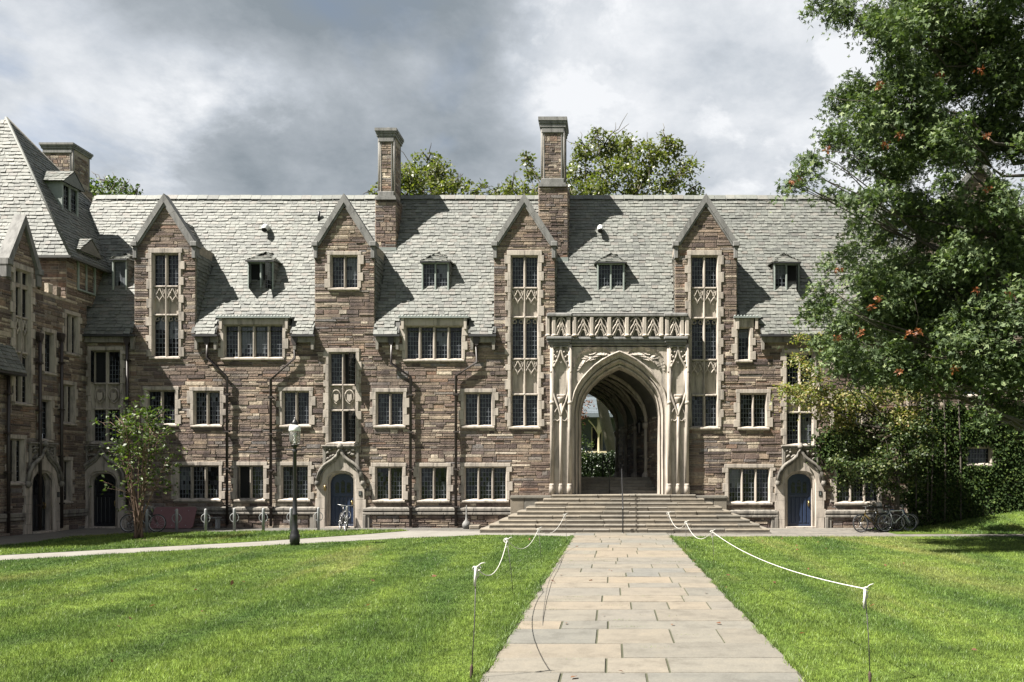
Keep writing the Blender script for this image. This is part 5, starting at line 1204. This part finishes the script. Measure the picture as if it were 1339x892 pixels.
for c, r in blobs:
    c = np.array(c); dist = abs(c[0] - base[0])
    if (c[1] + D > 25.5 and c[0] < 12) or (c[0] < 10.5 and rg.uniform() < .5): continue
    h = min(max(c[2] - dist * .30, 3.2), 16.5); k = int(np.searchsorted([p[2] for p in TP], h)); k = min(max(k, 1), 5); t = (h - TP[k - 1][2]) / (TP[k][2] - TP[k - 1][2]); s0 = TP[k - 1] + (TP[k] - TP[k - 1]) * t
    mid = s0 + (c - s0) * .62 + np.array((0, 0, -.15)); limb(tm, s0, mid, .035 + .012 * dist, .025, rg, 6, .06); 
    for _ in range(3): limb(tm, mid, c + rg.normal(0, r * .45, 3), .028, .008, rg, 4, .08)
    for _ in range(5): q = c + rg.normal(0, r * .3, 3); limb(tm, q, c + rg.normal(0, r * .7, 3), .012, .005, rg, 3, .1)
tm.build('trunk', BARK, oak)
near = [b for b in blobs if b[0][0] < 13.4]; off = [b for b in blobs if b[0][0] >= 13.4]
P_, Nn = sprays(near, 35, 62, rg, .40, .20); P2, N2 = sprays(off, 10, 40, rg, .5, .28); leaf_mesh('crown', np.concatenate([P_, P2]), np.concatenate([Nn, N2]), .15, OAKLEAF, oak, 'oak', 12, .3)
DEAD = [(1096, 352), (1138, 400), (1125, 436), (1095, 440), (1148, 390), (1200, 433), (1190, 434), (1276, 380), (1324, 383), (1176, 484), (1248, 482), (1290, 172+5), (1176, 177), (1082, 195), (1150, 112), (1185, 24), (1228, 97), (1282, 93), (1250, 195), (1160, 188), (1290, 247), (1035, 238), (1048, 231)]
dc = []
for px, py in DEAD: dc.append((pt(px, py, 21.4)[:], .12))
for k, (c, r) in enumerate(dc): m = 16; leaf_mesh('dead_leaf_cluster', np.array(c) + np.clip(rg.normal(0, .05, (m, 3)), -.09, .09), rg.normal(0, 1, (m, 3)), .10, DEADLEAF, oak, 'oak', 130 + k, .8)

# dogwood against the wall
dog = thing('dogwood_tree', 'small dogwood with yellowing tiered leaves between oak and facade', 'tree', (fx(1172, -2), -2.0, 0))
dz = D - 2.2
DG = [(1030, 508, 15), (1050, 515, 18), (1075, 505, 22), (1075, 528, 18), (1100, 520, 22), (1105, 545, 18), (1130, 525, 22), (1150, 515, 18), (1172, 508, 20), (1195, 508, 18), (1212, 520, 15), (1060, 478, 12), (1045, 465, 9), (1075, 445, 12), (1050, 440, 9),
      (1100, 605, 18), (1115, 590, 18), (1105, 625, 14), (1130, 610, 22), (1150, 625, 18), (1160, 600, 22), (1185, 575, 22), (1200, 555, 20), (1180, 545, 24), (1150, 555, 22), (1205, 590, 16), (1170, 640, 14), (1215, 565, 18), (1120, 570, 14), (1140, 580, 20), (1165, 572, 22), (1190, 545, 20), (1110, 560, 14), (1175, 610, 18), (1195, 620, 16)]
bl = []
for px, py, r in DG: z = dz + rg.uniform(-1.0, .9); bl.append((pt(px, py, z)[:], r * z / F))
tm = MB(); b0 = np.array((fx(1172, -2), -2.0, 0)); b1 = b0 + (.05, 0, 2.2); b2 = b0 + (.3, .1, 3.6); tm.tube([tuple(b0), tuple(b0 + (.03, 0, 1.1)), tuple(b1), tuple(b2)], [.13, .10, .09, .06], 8)
for c, r in bl:
    c = np.array(c); s0 = b1 if c[2] < 3.2 else b2; limb(tm, s0, c, .035, .01, rg, 5, .06)
    for _ in range(3): limb(tm, c, c + rg.normal(0, r * .7, 3), .009, .004, rg, 3, .1)
tm.build('trunk', BARK, dog)
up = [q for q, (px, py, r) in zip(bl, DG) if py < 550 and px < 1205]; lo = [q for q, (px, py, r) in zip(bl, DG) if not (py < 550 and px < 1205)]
P_, Nn = sprays(up, 60, 34, rg, .28, .2); leaf_mesh('crown', P_, Nn, .13, DOGLEAF, dog, 'leaf', 14, .3)
P_, Nn = sprays(lo, 55, 34, rg, .35, .2); leaf_mesh('lower_crown', P_, Nn, .13, DOGGREEN, dog, 'leaf', 15, .3)

# ivy on the right wing
ivy = thing('ivy', 'dense dark green ivy sheet climbing the stone wall at right', 'ivy', (15, -.4, 0))
n = 42000; px = rg.uniform(1165, 1480, n); py = rg.uniform(522, 690, n); wob = 8 * np.sin(px * .11) + 6 * np.sin(px * .37 + 1)
yy = YR - .06 - np.abs(rg.normal(0, .05, n)); X = (px - 801) / 32; Z = (690 - py) / 32
ok = (py > 532 + wob * .6 + (px < 1200) * 25) & (px > 1176 + 10 * np.sin(py * .2) + rg.normal(0, 5, n)) & ~((X > q2[0] - .1) & (X < q2[1] + .1) & (Z > q2[2] - .05) & (Z < q2[3] + .12)) & ~((X > q4[0] - .1) & (X < q4[1] + .1) & (Z > q4[2] - .05) & (Z < q4[3] + .1))
dens = np.sin(X * 2.3 + 1) * np.sin(Z * 2.9) + .6 * np.sin(X * 5.1) * np.sin(Z * 4.3 + 2); ok &= rg.uniform(-1.3, .4, n) < dens + .75
ok &= Z > np.array([bank_h(a, -.4) for a in X]) + .02
P_ = np.stack([X, yy + .04 * dens, Z], 1)[ok]; leaf_mesh('foliage', P_, np.tile(np.array([0, -1.1, .35]), (len(P_), 1)), .125, IVYLEAF, ivy, 'leaf', 16, 1.0)
n = 2600; px = rg.normal(1100, 16, n); py = rg.normal(582, 13, n); P2 = np.stack([(px - 801) / 32, -.12 - np.abs(rg.normal(0, .06, n)), (690 - py) / 32], 1)
iv2 = thing('ivy', 'small patch of ivy over the wall beside the right blue door', 'ivy', (9.2, -.1, 2.6)); leaf_mesh('foliage', P2, np.tile(np.array([0, -1.1, .35]), (n, 1)), .14, IVYLEAF, iv2, 'leaf', 17, 1.0)
vm = MB()
for a, b in ((1203, 1207), (1212, 1211), (1227, 1229), (1188, 1192), (1245, 1250)): vm.tube(smooth3([(fx(b), YR - .12, .3), (fx((a + b) / 2 + 2), YR - .14, 3.0), (fx(a), YR - .12, fz(478))]), .035, 6)
vm.build('stem', BARK, ivy)

# young multi-stemmed tree on the left strip
zt_ = D - 4.6; sap = thing('young_tree', 'slender young multi stemmed tree with light green leaves on the left grass strip', 'tree', pt(180, 705, 28.3)[:])
b0 = np.array(pt(180, 703, 28.3)); b0[2] = .0; tm = MB(); tips = []
for k in range(15):
    px_, py_ = rg.uniform(152, 218), rg.uniform(535, 620); tp = np.array(pt(px_, py_, 28.3 + rg.uniform(-.9, .9))); m = b0 + np.array(((tp[0] - b0[0]) * .35, (tp[1] - b0[1]) * .35, tp[2] * .45)); q0 = b0 + np.array((rg.normal(0, .08), rg.normal(0, .08), 0))
    tm.tube(smooth3([tuple(q0), tuple(m), tuple(tp)], 5), [.032 - .0024 * j for j in range(11)], 6)
    for _ in range(7):
        t = rg.uniform(.25, 1); a = m + (tp - m) * t if t > .3 else q0 + (m - q0) * rg.uniform(.5, 1); e = a + np.array((rg.normal(0, .38), rg.normal(0, .3), rg.uniform(.1, .6))); limb(tm, a, e, .011, .004, rg, 4, .1); tips.append(e)
tm.build('trunk', TWIG, sap)
CS = [(182, 535, 26), (165, 550, 22), (200, 552, 24), (185, 570, 30), (160, 580, 18), (208, 580, 20), (176, 530, 14), (190, 600, 20), (212, 610, 16), (200, 630, 12), (215, 640, 12), (155, 600, 10)]
P_, Nn = sprays([(pt(a, b, 28.3 + rg.uniform(-.5, .5))[:], r * 28.3 / F) for a, b, r in CS], 24, 12, rg, .7, .16)
ex = np.concatenate([np.array(e) + rg.normal(0, .1, (7, 3)) for e in tips]); P_ = np.concatenate([P_, ex]); Nn = np.concatenate([Nn, np.tile([0, 0, .7], (len(ex), 1))])
leaf_mesh('crown', P_, Nn, .135, GREENLEAF, sap, 'leaf', 18, .3)
mm = MB(); c = pt(178, 706, 28.0); pts = [(c.x + 1.5 * math.cos(a) * (1 + .15 * math.sin(3 * a)), -6.2 + .75 * math.sin(a), .012) for a in [k * math.pi / 12 for k in range(24)]]; mm.face(*pts); tag(mm.build('mulch_bed', MULCH), kind='structure')

# trees behind the roof and the court beyond the arch
def far_tree(label, base, blobs_, z, seed, m, bark, lean=None, per=17, name='tree', size=.25, leaves=30, top=None):
    rg = np.random.default_rng(seed); t = thing(name, label, 'tree', base); bl = [(pt(a, b, z + rg.uniform(-2.5, 2.5))[:], r * z / F) for a, b, r in blobs_]
    tm = MB(); b0 = np.array(base, float); tp = np.array(top if top else (np.mean([c[0] for c, r in bl]), b0[1], np.mean([c[2] for c, r in bl]) - 2.5)); m1 = lean if lean is not None else (b0 + tp) / 2
    ps = smooth3([tuple(b0), tuple(m1), tuple(tp)], 5); tm.tube(ps, [.5 - .03 * k for k in range(11)], 9)
    for c, r in bl:
        limb(tm, tp - np.array((0, 0, rg.uniform(.5, 3))), c, .12, .03, rg, 6, .05)
        for _ in range(6): limb(tm, c, np.array(c) + rg.normal(0, r * .75, 3), .04, .012, rg, 4, .1)
    tm.build('trunk', bark, t); P_, Nn = sprays(bl, per, leaves, rg, .55, .27); leaf_mesh('crown', P_, Nn, size, m, t, 'leaf', seed + 1, .2); return t
far_tree('tall yellow green tree behind the roof between the two chimneys', (-11.5, 19, 2.0), [(548, 225, 24), (525, 228, 18), (575, 228, 24), (600, 243, 15), (560, 208, 14), (625, 248, 12), (540, 245, 22), (510, 243, 14), (485, 250, 9), (580, 248, 20), (650, 250, 10), (555, 275, 30), (590, 280, 26), (520, 280, 26), (630, 275, 20)], 54, 31, FARLEAF, BARK)
far_tree('tall yellow green tree behind the roof right of the large chimney', (.5, 23.6, 2.0), [(765, 195, 18), (790, 190, 24), (820, 195, 24), (850, 200, 22), (875, 200, 20), (895, 220, 18), (905, 245, 12), (760, 225, 22), (800, 225, 26), (840, 232, 26), (872, 240, 22), (745, 245, 16), (688, 208, 10), (692, 225, 12), (670, 245, 13), (690, 248, 14), (660, 250, 9), (780, 255, 26), (830, 265, 26), (780, 172, 8), (870, 180, 10), (700, 270, 20)], 58, 33, FARLEAF, PALEBARK, (-.75, 23.6, 7.2), top=(-1.2, 23.8, 12.5))
far_tree('bushy green tree peeping over the roof ridge beside the wing', (-31, 21, 2.0), [(118, 248, 14), (140, 240, 13), (160, 245, 14), (105, 240, 10), (178, 252, 8), (140, 262, 24), (115, 270, 18), (170, 268, 16)], 55, 35, GREENLEAF, BARK)
hd = thing('hedge', 'dark clipped hedge beyond the far end of the arched passage', 'hedge', (-1, 15.6, 2.04)); n = 9000
hm = MB(); hm.box(-5.5, 1.5, 15.3, 16.4, 2.04, 3.4); hm.build('hedge_body', HEDGELEAF, hd)
xx = rg.uniform(-5.6, 1.6, n); zz_ = rg.uniform(2.05, 3.55, n) ; P_ = np.stack([xx, 15.2 - np.abs(rg.normal(0, .08, n)), zz_ + .12 * np.sin(xx * 2.2)], 1); leaf_mesh('foliage', P_, np.tile([0, -.8, .6], (n, 1)), .11, HEDGELEAF, hd, 'leaf', 41)
hb = thing('hanging_branch', 'bronze leaved low tree hanging over the hedge seen through the arch', 'tree', (-3.6, 13.6, 2.04)); tm = MB()
tm.tube([(-3.6, 13.6, 2.0), (-3.5, 13.6, 4.5), (-2.9, 13.6, 6.6)], [.12, .09, .05], 7); bl = []
for px_, py_, r in ((752, 530, 8), (762, 540, 8), (768, 525, 7), (756, 560, 7), (764, 575, 7), (772, 580, 6), (760, 590, 7), (745, 545, 9)): c = pt(px_, py_, 48.2); bl.append((c[:], r * 48.2 / F)); limb(tm, (-2.9, 13.6, 6.6), c[:], .03, .01, rg, 5, .08)
tm.build('trunk', BARK, hb); P_, Nn = sprays(bl[:3], 70, 16, rg, .8, .13); leaf_mesh('crown', P_, Nn, .12, RUSTLEAF, hb, 'leaf', 43, .5); P_, Nn = sprays(bl[3:], 60, 16, rg, .8, .13); leaf_mesh('lower_crown', P_, Nn, .12, GREENLEAF, hb, 'leaf', 44, .5)
# porch house
YH = 38.0; ph = thing('porch_house', 'blue grey house with cream porch columns seen through the arch', 'house', (-1, YH, 2.04)); g = lambda p: fx(p, YH); h = lambda p: fz(p, YH)
m = MB(); m.box(-12, 12, YH + 2.6, YH + 8, 2.04, 11); z = 2.6
m.build('wall', BLUEGREY, ph)
m = MB(); m.box(-12, 12, YH, YH + 2.6, 2.04, h(600)); m.build('porch_floor', BLUEGREY, ph)
m = MB(); m.prism([(-12.4, 0), (12.4, 0), (12.4, .3), (-12.4, .3)], 0, 1) if False else None
m.face((-12.4, YH - .5, h(541)), (12.4, YH - .5, h(541)), (12.4, YH + 3, h(512)), (-12.4, YH + 3, h(512))); m.box(-12.4, 12.4, YH - .55, YH - .4, h(546), h(541)); m.face((-12.4, YH - .45, h(546) + .05), (12.4, YH - .45, h(546) + .05), (12.4, YH + 2.6, h(546) + .05), (-12.4, YH + 2.6, h(546) + .05)); m.build('porch_roof', HROOF, ph)
m = MB()
for k in range(14): z = h(541) + .03 + k * .14; y = YH - .5 + 3.5 * (z - h(541)) / (h(512) - h(541)); m.box(-12.4, 12.4, y - .05, y - .03, z, z + .03)
m.build('roof_seams', BLUEGREY, ph)
for px_ in (700, 741, 783, 825, 866, 905):
    x = g(px_); m = MB(); m.lathe([(.2, h(600)), (.2, h(597)), (.12, h(594)), (.10, h(568)), (.16, h(566)), (.22, h(560)), (.14, h(556)), (.14, h(546) + .04)], x, YH + .05, 10)
    for s in (-1, 1): m.tube(smooth3([(x + s * .1, YH + .05, h(566)), (x + s * .45, YH + .05, h(557)), (x + s * .9, YH + .05, h(549))]), .06, 5)
    m.build('column', CREAM, ph)
m = MB(); m.box(-12, 12, YH - .05, YH + .1, h(592.5), h(590)); m.box(-12, 12, YH - .03, YH + .08, h(602), h(600.5)); x = -6
while x < 6: m.lathe([(.05, h(600.4)), (.09, h(598)), (.04, h(595)), (.06, h(592.6))], x, YH + .02, 6); x += .27
m.build('railing', CREAM, ph)
for a, b in ((-4.2, -3.2), (-1.9, -.9), (.9, 1.9)): m = MB(); m.box(a, b, YH + 2.52, YH + 2.6, h(588), h(556)); m.mi = 1; m.box(a + .1, b - .1, YH + 2.5, YH + 2.53, h(587), h(557)); m.build('window', [CREAM, GLASS], ph)
m = MB(); m.box(g(797), g(802), YH + 2.45, YH + 2.5, h(584), h(580)); m.build('red_sign', plain('red_paint', (.3, .02, .03), .5), ph)

# ================================================================== street furniture
def copy_tree(o, parent=None):
    c = o.copy(); C.objects.link(c); c.parent = parent
    for ch in list(o.children): copy_tree(ch, c)
    return c
# lamp post
zl = EYE * F / (713.5 - 621); lp = pt(385.5, 713.5, zl); lamp = thing('street_lamp', 'black iron lamp post with white hooded glass lantern on the left lawn', 'street lamp', (lp.x, lp.y, 0)); LT = lambda x, y, z: (x + lp.x, y + lp.y, z)
def hz_(py): return (713.5 - py) * zl / F
m = MB(LT); m.lathe([(.135, 0), (.135, .10), (.15, .12), (.15, .32), (.125, .36), (.13, .40), (.085, .5), (.075, .9), (.09, .93), (.09, .97), (.07, 1.0), (.062, 1.4), (.055, hz_(590) - .05), (.08, hz_(590)), (.05, hz_(588)), (.05, hz_(586)), (.11, hz_(583)), (.13, hz_(581.5))], n=14); m.tube([(-.24, 0, hz_(588.5)), (.24, 0, hz_(588.5))], .018, 6); m.build('post', IRON, lamp)
m = MB(LT); m.lathe([(.115, hz_(581)), (.155, hz_(576)), (.165, hz_(566)), (.155, hz_(564))], n=16); m.build('lantern_glass', LGLASS, lamp)
m = MB(LT); m.lathe([(.03, hz_(581)), (.035, hz_(578)), (.02, hz_(572)), (.05, hz_(570)), (.05, hz_(566))], n=8); m.build('bulb', WHITE, lamp)
m = MB(LT)
for k in range(4): a = math.pi / 4 + k * math.pi / 2; m.tube([(.12 * math.cos(a), .12 * math.sin(a), hz_(581)), (.17 * math.cos(a), .17 * math.sin(a), hz_(566)), (.165 * math.cos(a), .165 * math.sin(a), hz_(564))], .009, 5)
m.build('lantern_frame', IRON, lamp)
m = MB(LT); m.lathe([(.17, hz_(564)), (.175, hz_(563)), (.165, hz_(559)), (.13, hz_(556.5)), (.09, hz_(555.8))], n=18); m.build('hood', WHITE, lamp)
m = MB(LT); m.lathe([(.092, hz_(555.8)), (.10, hz_(554.5)), (.09, hz_(552)), (.035, hz_(549)), (.03, hz_(548)), (.012, hz_(545))], n=12); m.build('finial', IRON, lamp)

# bike-rack posts with hoops
bp = thing('bike_rack_post', 'x', 'bike rack', (0, 0, 0), 'grey bike rack posts along the lawn edge')
m = MB(); m.lathe([(.052, 0), (.052, .84), (.045, .87), (.02, .89)], n=12); m.build('post', STEEL, bp)
m = MB(); m.tube([(.16 * math.cos(a), 0, .53 + .17 * math.sin(a)) for a in [k * math.pi / 10 for k in range(20)]], .016, 6, True); m.build('hoop', STEEL, bp)
lab = ['grey bike rack post behind the young tree with the bicycle leaning on it', 'grey bike rack post in front of the left part of the maroon board', 'grey bike rack post just right of the maroon board', 'grey bike rack post in front of the window with the open dark casement', 'grey bike rack post midway between two downpipes on the left facade', 'grey bike rack post just left of the street lamp', 'grey bike rack post beside the left jamb of the blue door', 'grey bike rack post standing in front of the blue door beside the bicycle']
for i, (px, pb) in enumerate(((192, 697), (231, 696), (269, 696), (306.5, 695), (344.4, 695), (380.5, 694), (416.4, 693), (453.5, 690.5))):
    o = bp if i == 0 else copy_tree(bp); z = EYE * F / (pb - 621); o.location = (fx(px, z - D), z - D, -.005); o['label'] = lab[i]; o.rotation_euler[2] = R.uniform(-.15, .15)

# bicycles
def bike(paint, label, loc, rz, tilt=0, src=None, seat=False):
    t = thing('bicycle', label, 'bicycle', (0, 0, 0)); 
    def V(x, z, y=0): return (x - .52, y, z)
    m = MB(); BBk, RA, FA, ST, HT, HB = V(.44, .29), V(0, .34), V(1.06, .34), V(.29, .78), V(.82, .80), V(.86, .66)
    for a, b, r in ((BBk, ST, .017), (BBk, HB, .022), (ST, HT, .018), (RA, V(.30, .74), .011), (RA, BBk, .012), (HT, HB, .022)): m.tube([a, b], r, 8)
    for s in (-1, 1): m.tube([V(.87, .66, s * .01), V(.91, .60, s * .05), V(1.06, .34, s * .05)], .012, 6)
    m.build('frame', BK[paint], t)
    for cx in (0, 1.06):
        w_ = MB(); w_.tube([V(cx + .325 * math.cos(a), .34 + .325 * math.sin(a)) for a in [k * math.pi / 16 for k in range(32)]], .021, 7, True); wo = w_.build('wheel', RUBBER, t)
        r_ = MB(); r_.tube([V(cx + .298 * math.cos(a), .34 + .298 * math.sin(a)) for a in [k * math.pi / 16 for k in range(32)]], .012, 5, True); r_.tube([V(cx, .34, -.05), V(cx, .34, .05)], .022, 8)
        for k in range(14): a = k * math.pi / 7; r_.tube([V(cx, .34, .03 * (-1) ** k), V(cx + .29 * math.cos(a), .34 + .29 * math.sin(a))], .0025, 4)
        r_.build('rim', CHROME, wo)
    m = MB(); m.tube([V(.29, .78), V(.265, .90)], .013, 6); m.mi = 1
    m.tube([V(.10, .93), V(.2, .935), V(.32, .93), V(.38, .92)], [.06, .055, .03, .018], 8); m.build('saddle', [CHROME, RUBBER], t)
    m = MB(); m.tube([V(.82, .80), V(.80, .93), V(.83, .97)], .014, 6); m.tube([V(.73, 1.0, -.30), V(.79, .985, -.16), V(.83, .97, 0), V(.79, .985, .16), V(.73, 1.0, .30)], .013, 6); m.mi = 1
    for s in (-1, 1): m.tube([V(.75, .995, s * .22), V(.72, 1.0, s * .31)], .018, 6)
    m.build('handlebar', [CHROME, RUBBER], t)
    m = MB(); m.tube([V(.44, .29, -.08), V(.44, .29, .08)], .02, 8); m.tube([V(.44 + .095 * math.cos(a), .29 + .095 * math.sin(a), .05) for a in [k * math.pi / 8 for k in range(16)]], .008, 5, True)
    for s in (-1, 1): m.tube([V(.44, .29, s * .08), V(.44 + s * .12, .29 + s * .11, s * .09)], .010, 6); m.box(.44 - .52 + s * .12 - .045, .44 - .52 + s * .12 + .045, min(s * .09, s * .18), max(s * .09, s * .18), .29 + s * .11 - .01, .29 + s * .11 + .01)
    m.build('crankset', IRON, t)
    if seat:
        m = MB(); m.bbox(-.62, -.34, -.14, .14, .72, .78, .03); m.prism([(-.62, .78), (-.54, .78), (-.62, 1.12), (-.70, 1.12)], -.14, .14); m.build('child_seat', STEEL, t)
    t.location = loc; t.rotation_euler = (tilt, 0, rz); return t
zb_ = 31.6
bike('black', 'black bicycle leaning on the post behind the young tree', (fx(186, zb_ - D), zb_ - D, 0), 0, -.1)
bike('black', 'dark bicycle parked nose out in front of the blue door', (fx(448, -1.9), -1.9, 0), math.radians(-62), -.08)
bike('yellow', 'black and yellow bicycle at the left end of the group by the window', (fx(1141, -2.6), -2.7, 0), math.radians(180 + 18), .08)
bike('grey', 'dark grey bicycle in the middle of the parked group', (fx(1152, -1.9), -2.0, 0), math.radians(-30), .1)
bike('white', 'white framed bicycle with grey child seat at the right end of the group', (fx(1172, -2.4), -2.35, 0), math.radians(8), -.08, seat=True)
bike('blue', 'blue bicycle half hidden behind the white framed bicycle', (fx(1170, -1.4), -1.45, 0), math.radians(-20), .06)

# board, bench and finial against the wall
b_ = thing('board', 'maroon board leaning on the plinth behind the rack posts', 'board', (fx(228), -.5, 0)); x0_, x1_ = fx(202, -.4), fx(257, -.4); m = MB(lambda x, y, z: (x, y - .75 + z * .45, z)); r = .07
pl = [(x0_ + r, .02), (x1_ - r, .02), (x1_, .02 + r), (x1_, .86 - r), (x1_ - r, .86), (x0_ + r, .86), (x0_, .86 - r), (x0_, .02 + r)]; m.prism(pl, 0, .03); m.mi = 1
for x in (x0_ + .3, (x0_ + x1_) / 2, x1_ - .3): m.box(x - .015, x + .015, -.012, -.002, .70, .73); m.box(x - .015, x + .015, -.012, -.002, .12, .15)
m.build('panel', [BOARD, STEEL], b_)
bn = thing('bench', 'low grey bench against the wall beside the left downpipe', 'bench', (fx(284), -.45, 0)); m = MB(); m.bbox(fx(274), fx(294), -.62, -.28, .40, .45, .01); m.build('seat', COPE, bn)
for x in (fx(276.5), fx(291.5)): m = MB(); m.box(x - .04, x + .04, -.58, -.32, 0, .40); m.build('leg', STEEL, bn)
f_ = thing('stone_finial', 'small pale stone finial on the paving left of the steps', 'finial', (fx(610, -.8), -.8, 0)); m = MB(lambda x, y, z: (x + fx(610, -.8), y - .8, z)); m.lathe([(.13, 0), (.13, .06), (.17, .10), (.17, .2), (.12, .28), (.05, .36), (.035, .5), (.022, .9), (.01, .95)], n=10); m.build('shaft', COPE, f_)
m = MB(); m.bbox(fx(619), fx(632), -1.0, -.6, 0, .16, .03); tag(m.build('stone_block', STEP), 'low stone block beside the pale finial left of the steps', 'block')

# rope fence along the path
rods = [('L', (616, 889, 8.85), (622.5, 742)), ('L', (671, 778, 15.1), (663, 706)), ('L', (708, 738, 20.3), (704, 692)), ('L', (741, 712, 26.0), (738.5, 673)),
        ('R', (1138, 895, 8.65), (1131, 770)), ('R', (934, 745, 19.1), (931, 695)), ('R', (896, 722, 23.5), (897, 683)), ('R', (880, 712, 26.0), (874, 671))]
rl = ['thin rope rod nearest the camera on the left edge of the path', 'thin rope rod second from the camera left of the path', 'thin rope rod third from the camera left of the path', 'thin rope rod by the steps left of the path',
      'thin rope rod nearest the camera on the right lawn', 'thin rope rod right of the path in the middle distance', 'thin rope rod right of the path near the steps', 'thin rope rod by the steps right of the path']
tops = {'L': [], 'R': []}
for (sd, (bx, by, z), (tx, ty)), lb in zip(rods, rl):
    b = pt(bx, by, z); b.z = 0; tp = pt(tx, ty, z); t = thing('rope_stake', lb, 'stake', b[:], 'thin stakes holding the white rope'); m = MB(); m.tube([b, b.lerp(tp, .5) + Vector((.01, 0, 0)), tp], .0055, 6); m.build('rod', ROD, t)
    if z < 9: m = MB(); m.tube([b, b.lerp(tp, .04), b.lerp(tp, .11), b.lerp(tp, .14)], [.006, .016, .018, .006], 6); m.build('rust_wrap', MULCH, t)
    tops[sd].append(tp)
rr2 = random.Random(8)
for sd, lb in (('L', 'white rope looped between the stakes on the left of the path'), ('R', 'white rope looped between the stakes on the right of the path')):
    t = thing('rope', lb, 'rope', tops[sd][0][:]); m = MB()
    for a, b in zip(tops[sd], tops[sd][1:]):
        L = (b - a).length; sag = .30 if L < 8 else .16; pts = [a.lerp(b, k / 14) + Vector((0, 0, -sag * 4 * (k / 14) * (1 - k / 14))) for k in range(15)]; m.tube(pts, .006, 6)
    for a in tops[sd]:
        for q in range(3): 
            s = rr2.uniform(.018, .04); dx = rr2.uniform(-.03, .03); m.tube([a + Vector((dx + s * math.cos(k * .7), s * .4 * math.sin(k * .7 + q), -.01 + s * math.sin(k * .7))) for k in range(9)], .006, 5)
        m.tube([a, a + Vector((.03, 0, -.08)), a + Vector((-.02, .01, -.14))], .006, 5); m.tube([a, a + Vector((.05, 0, .04)), a + Vector((.09, .01, .05))], .0055, 5)
        if (a.y + D) < 9: m.tube([a + Vector((-.002, -.01, .0)), a + Vector((-.012, -.01, -.2))], .013, 6)
    m.build('line', ROPE, t)
wm = MB(); wp = [pt(x, y, EYE * F / (y - 621)) for x, y in ((737, 728), (728, 745), (718, 765), (711, 800), (710, 830), (713, 855), (720, 881))]; wm.tube(smooth3([(p.x, p.y, .03 + .05 * math.sin(k)) for k, p in enumerate(wp)]), .005, 5); tag(wm.build('loose_wire', ROD), 'thin dark wire lying in a curve on the flagstone path', 'wire')
# fallen leaves on grass and path
lv = []
for k in range(60): x, y = rg.uniform(-8, 9), rg.uniform(-26, -6); lv.append((x, y, .05 if not -1.38 < x < 2.02 else .03))
o = leaf_mesh('fallen_leaves', np.array(lv), np.tile([0, 0, 2.0], (len(lv), 1)), .10, RUSTLEAF, None, 'leaf', 71); tag(o, 'scattered brown fallen leaves on lawn and path', 'leaves', kind='stuff')
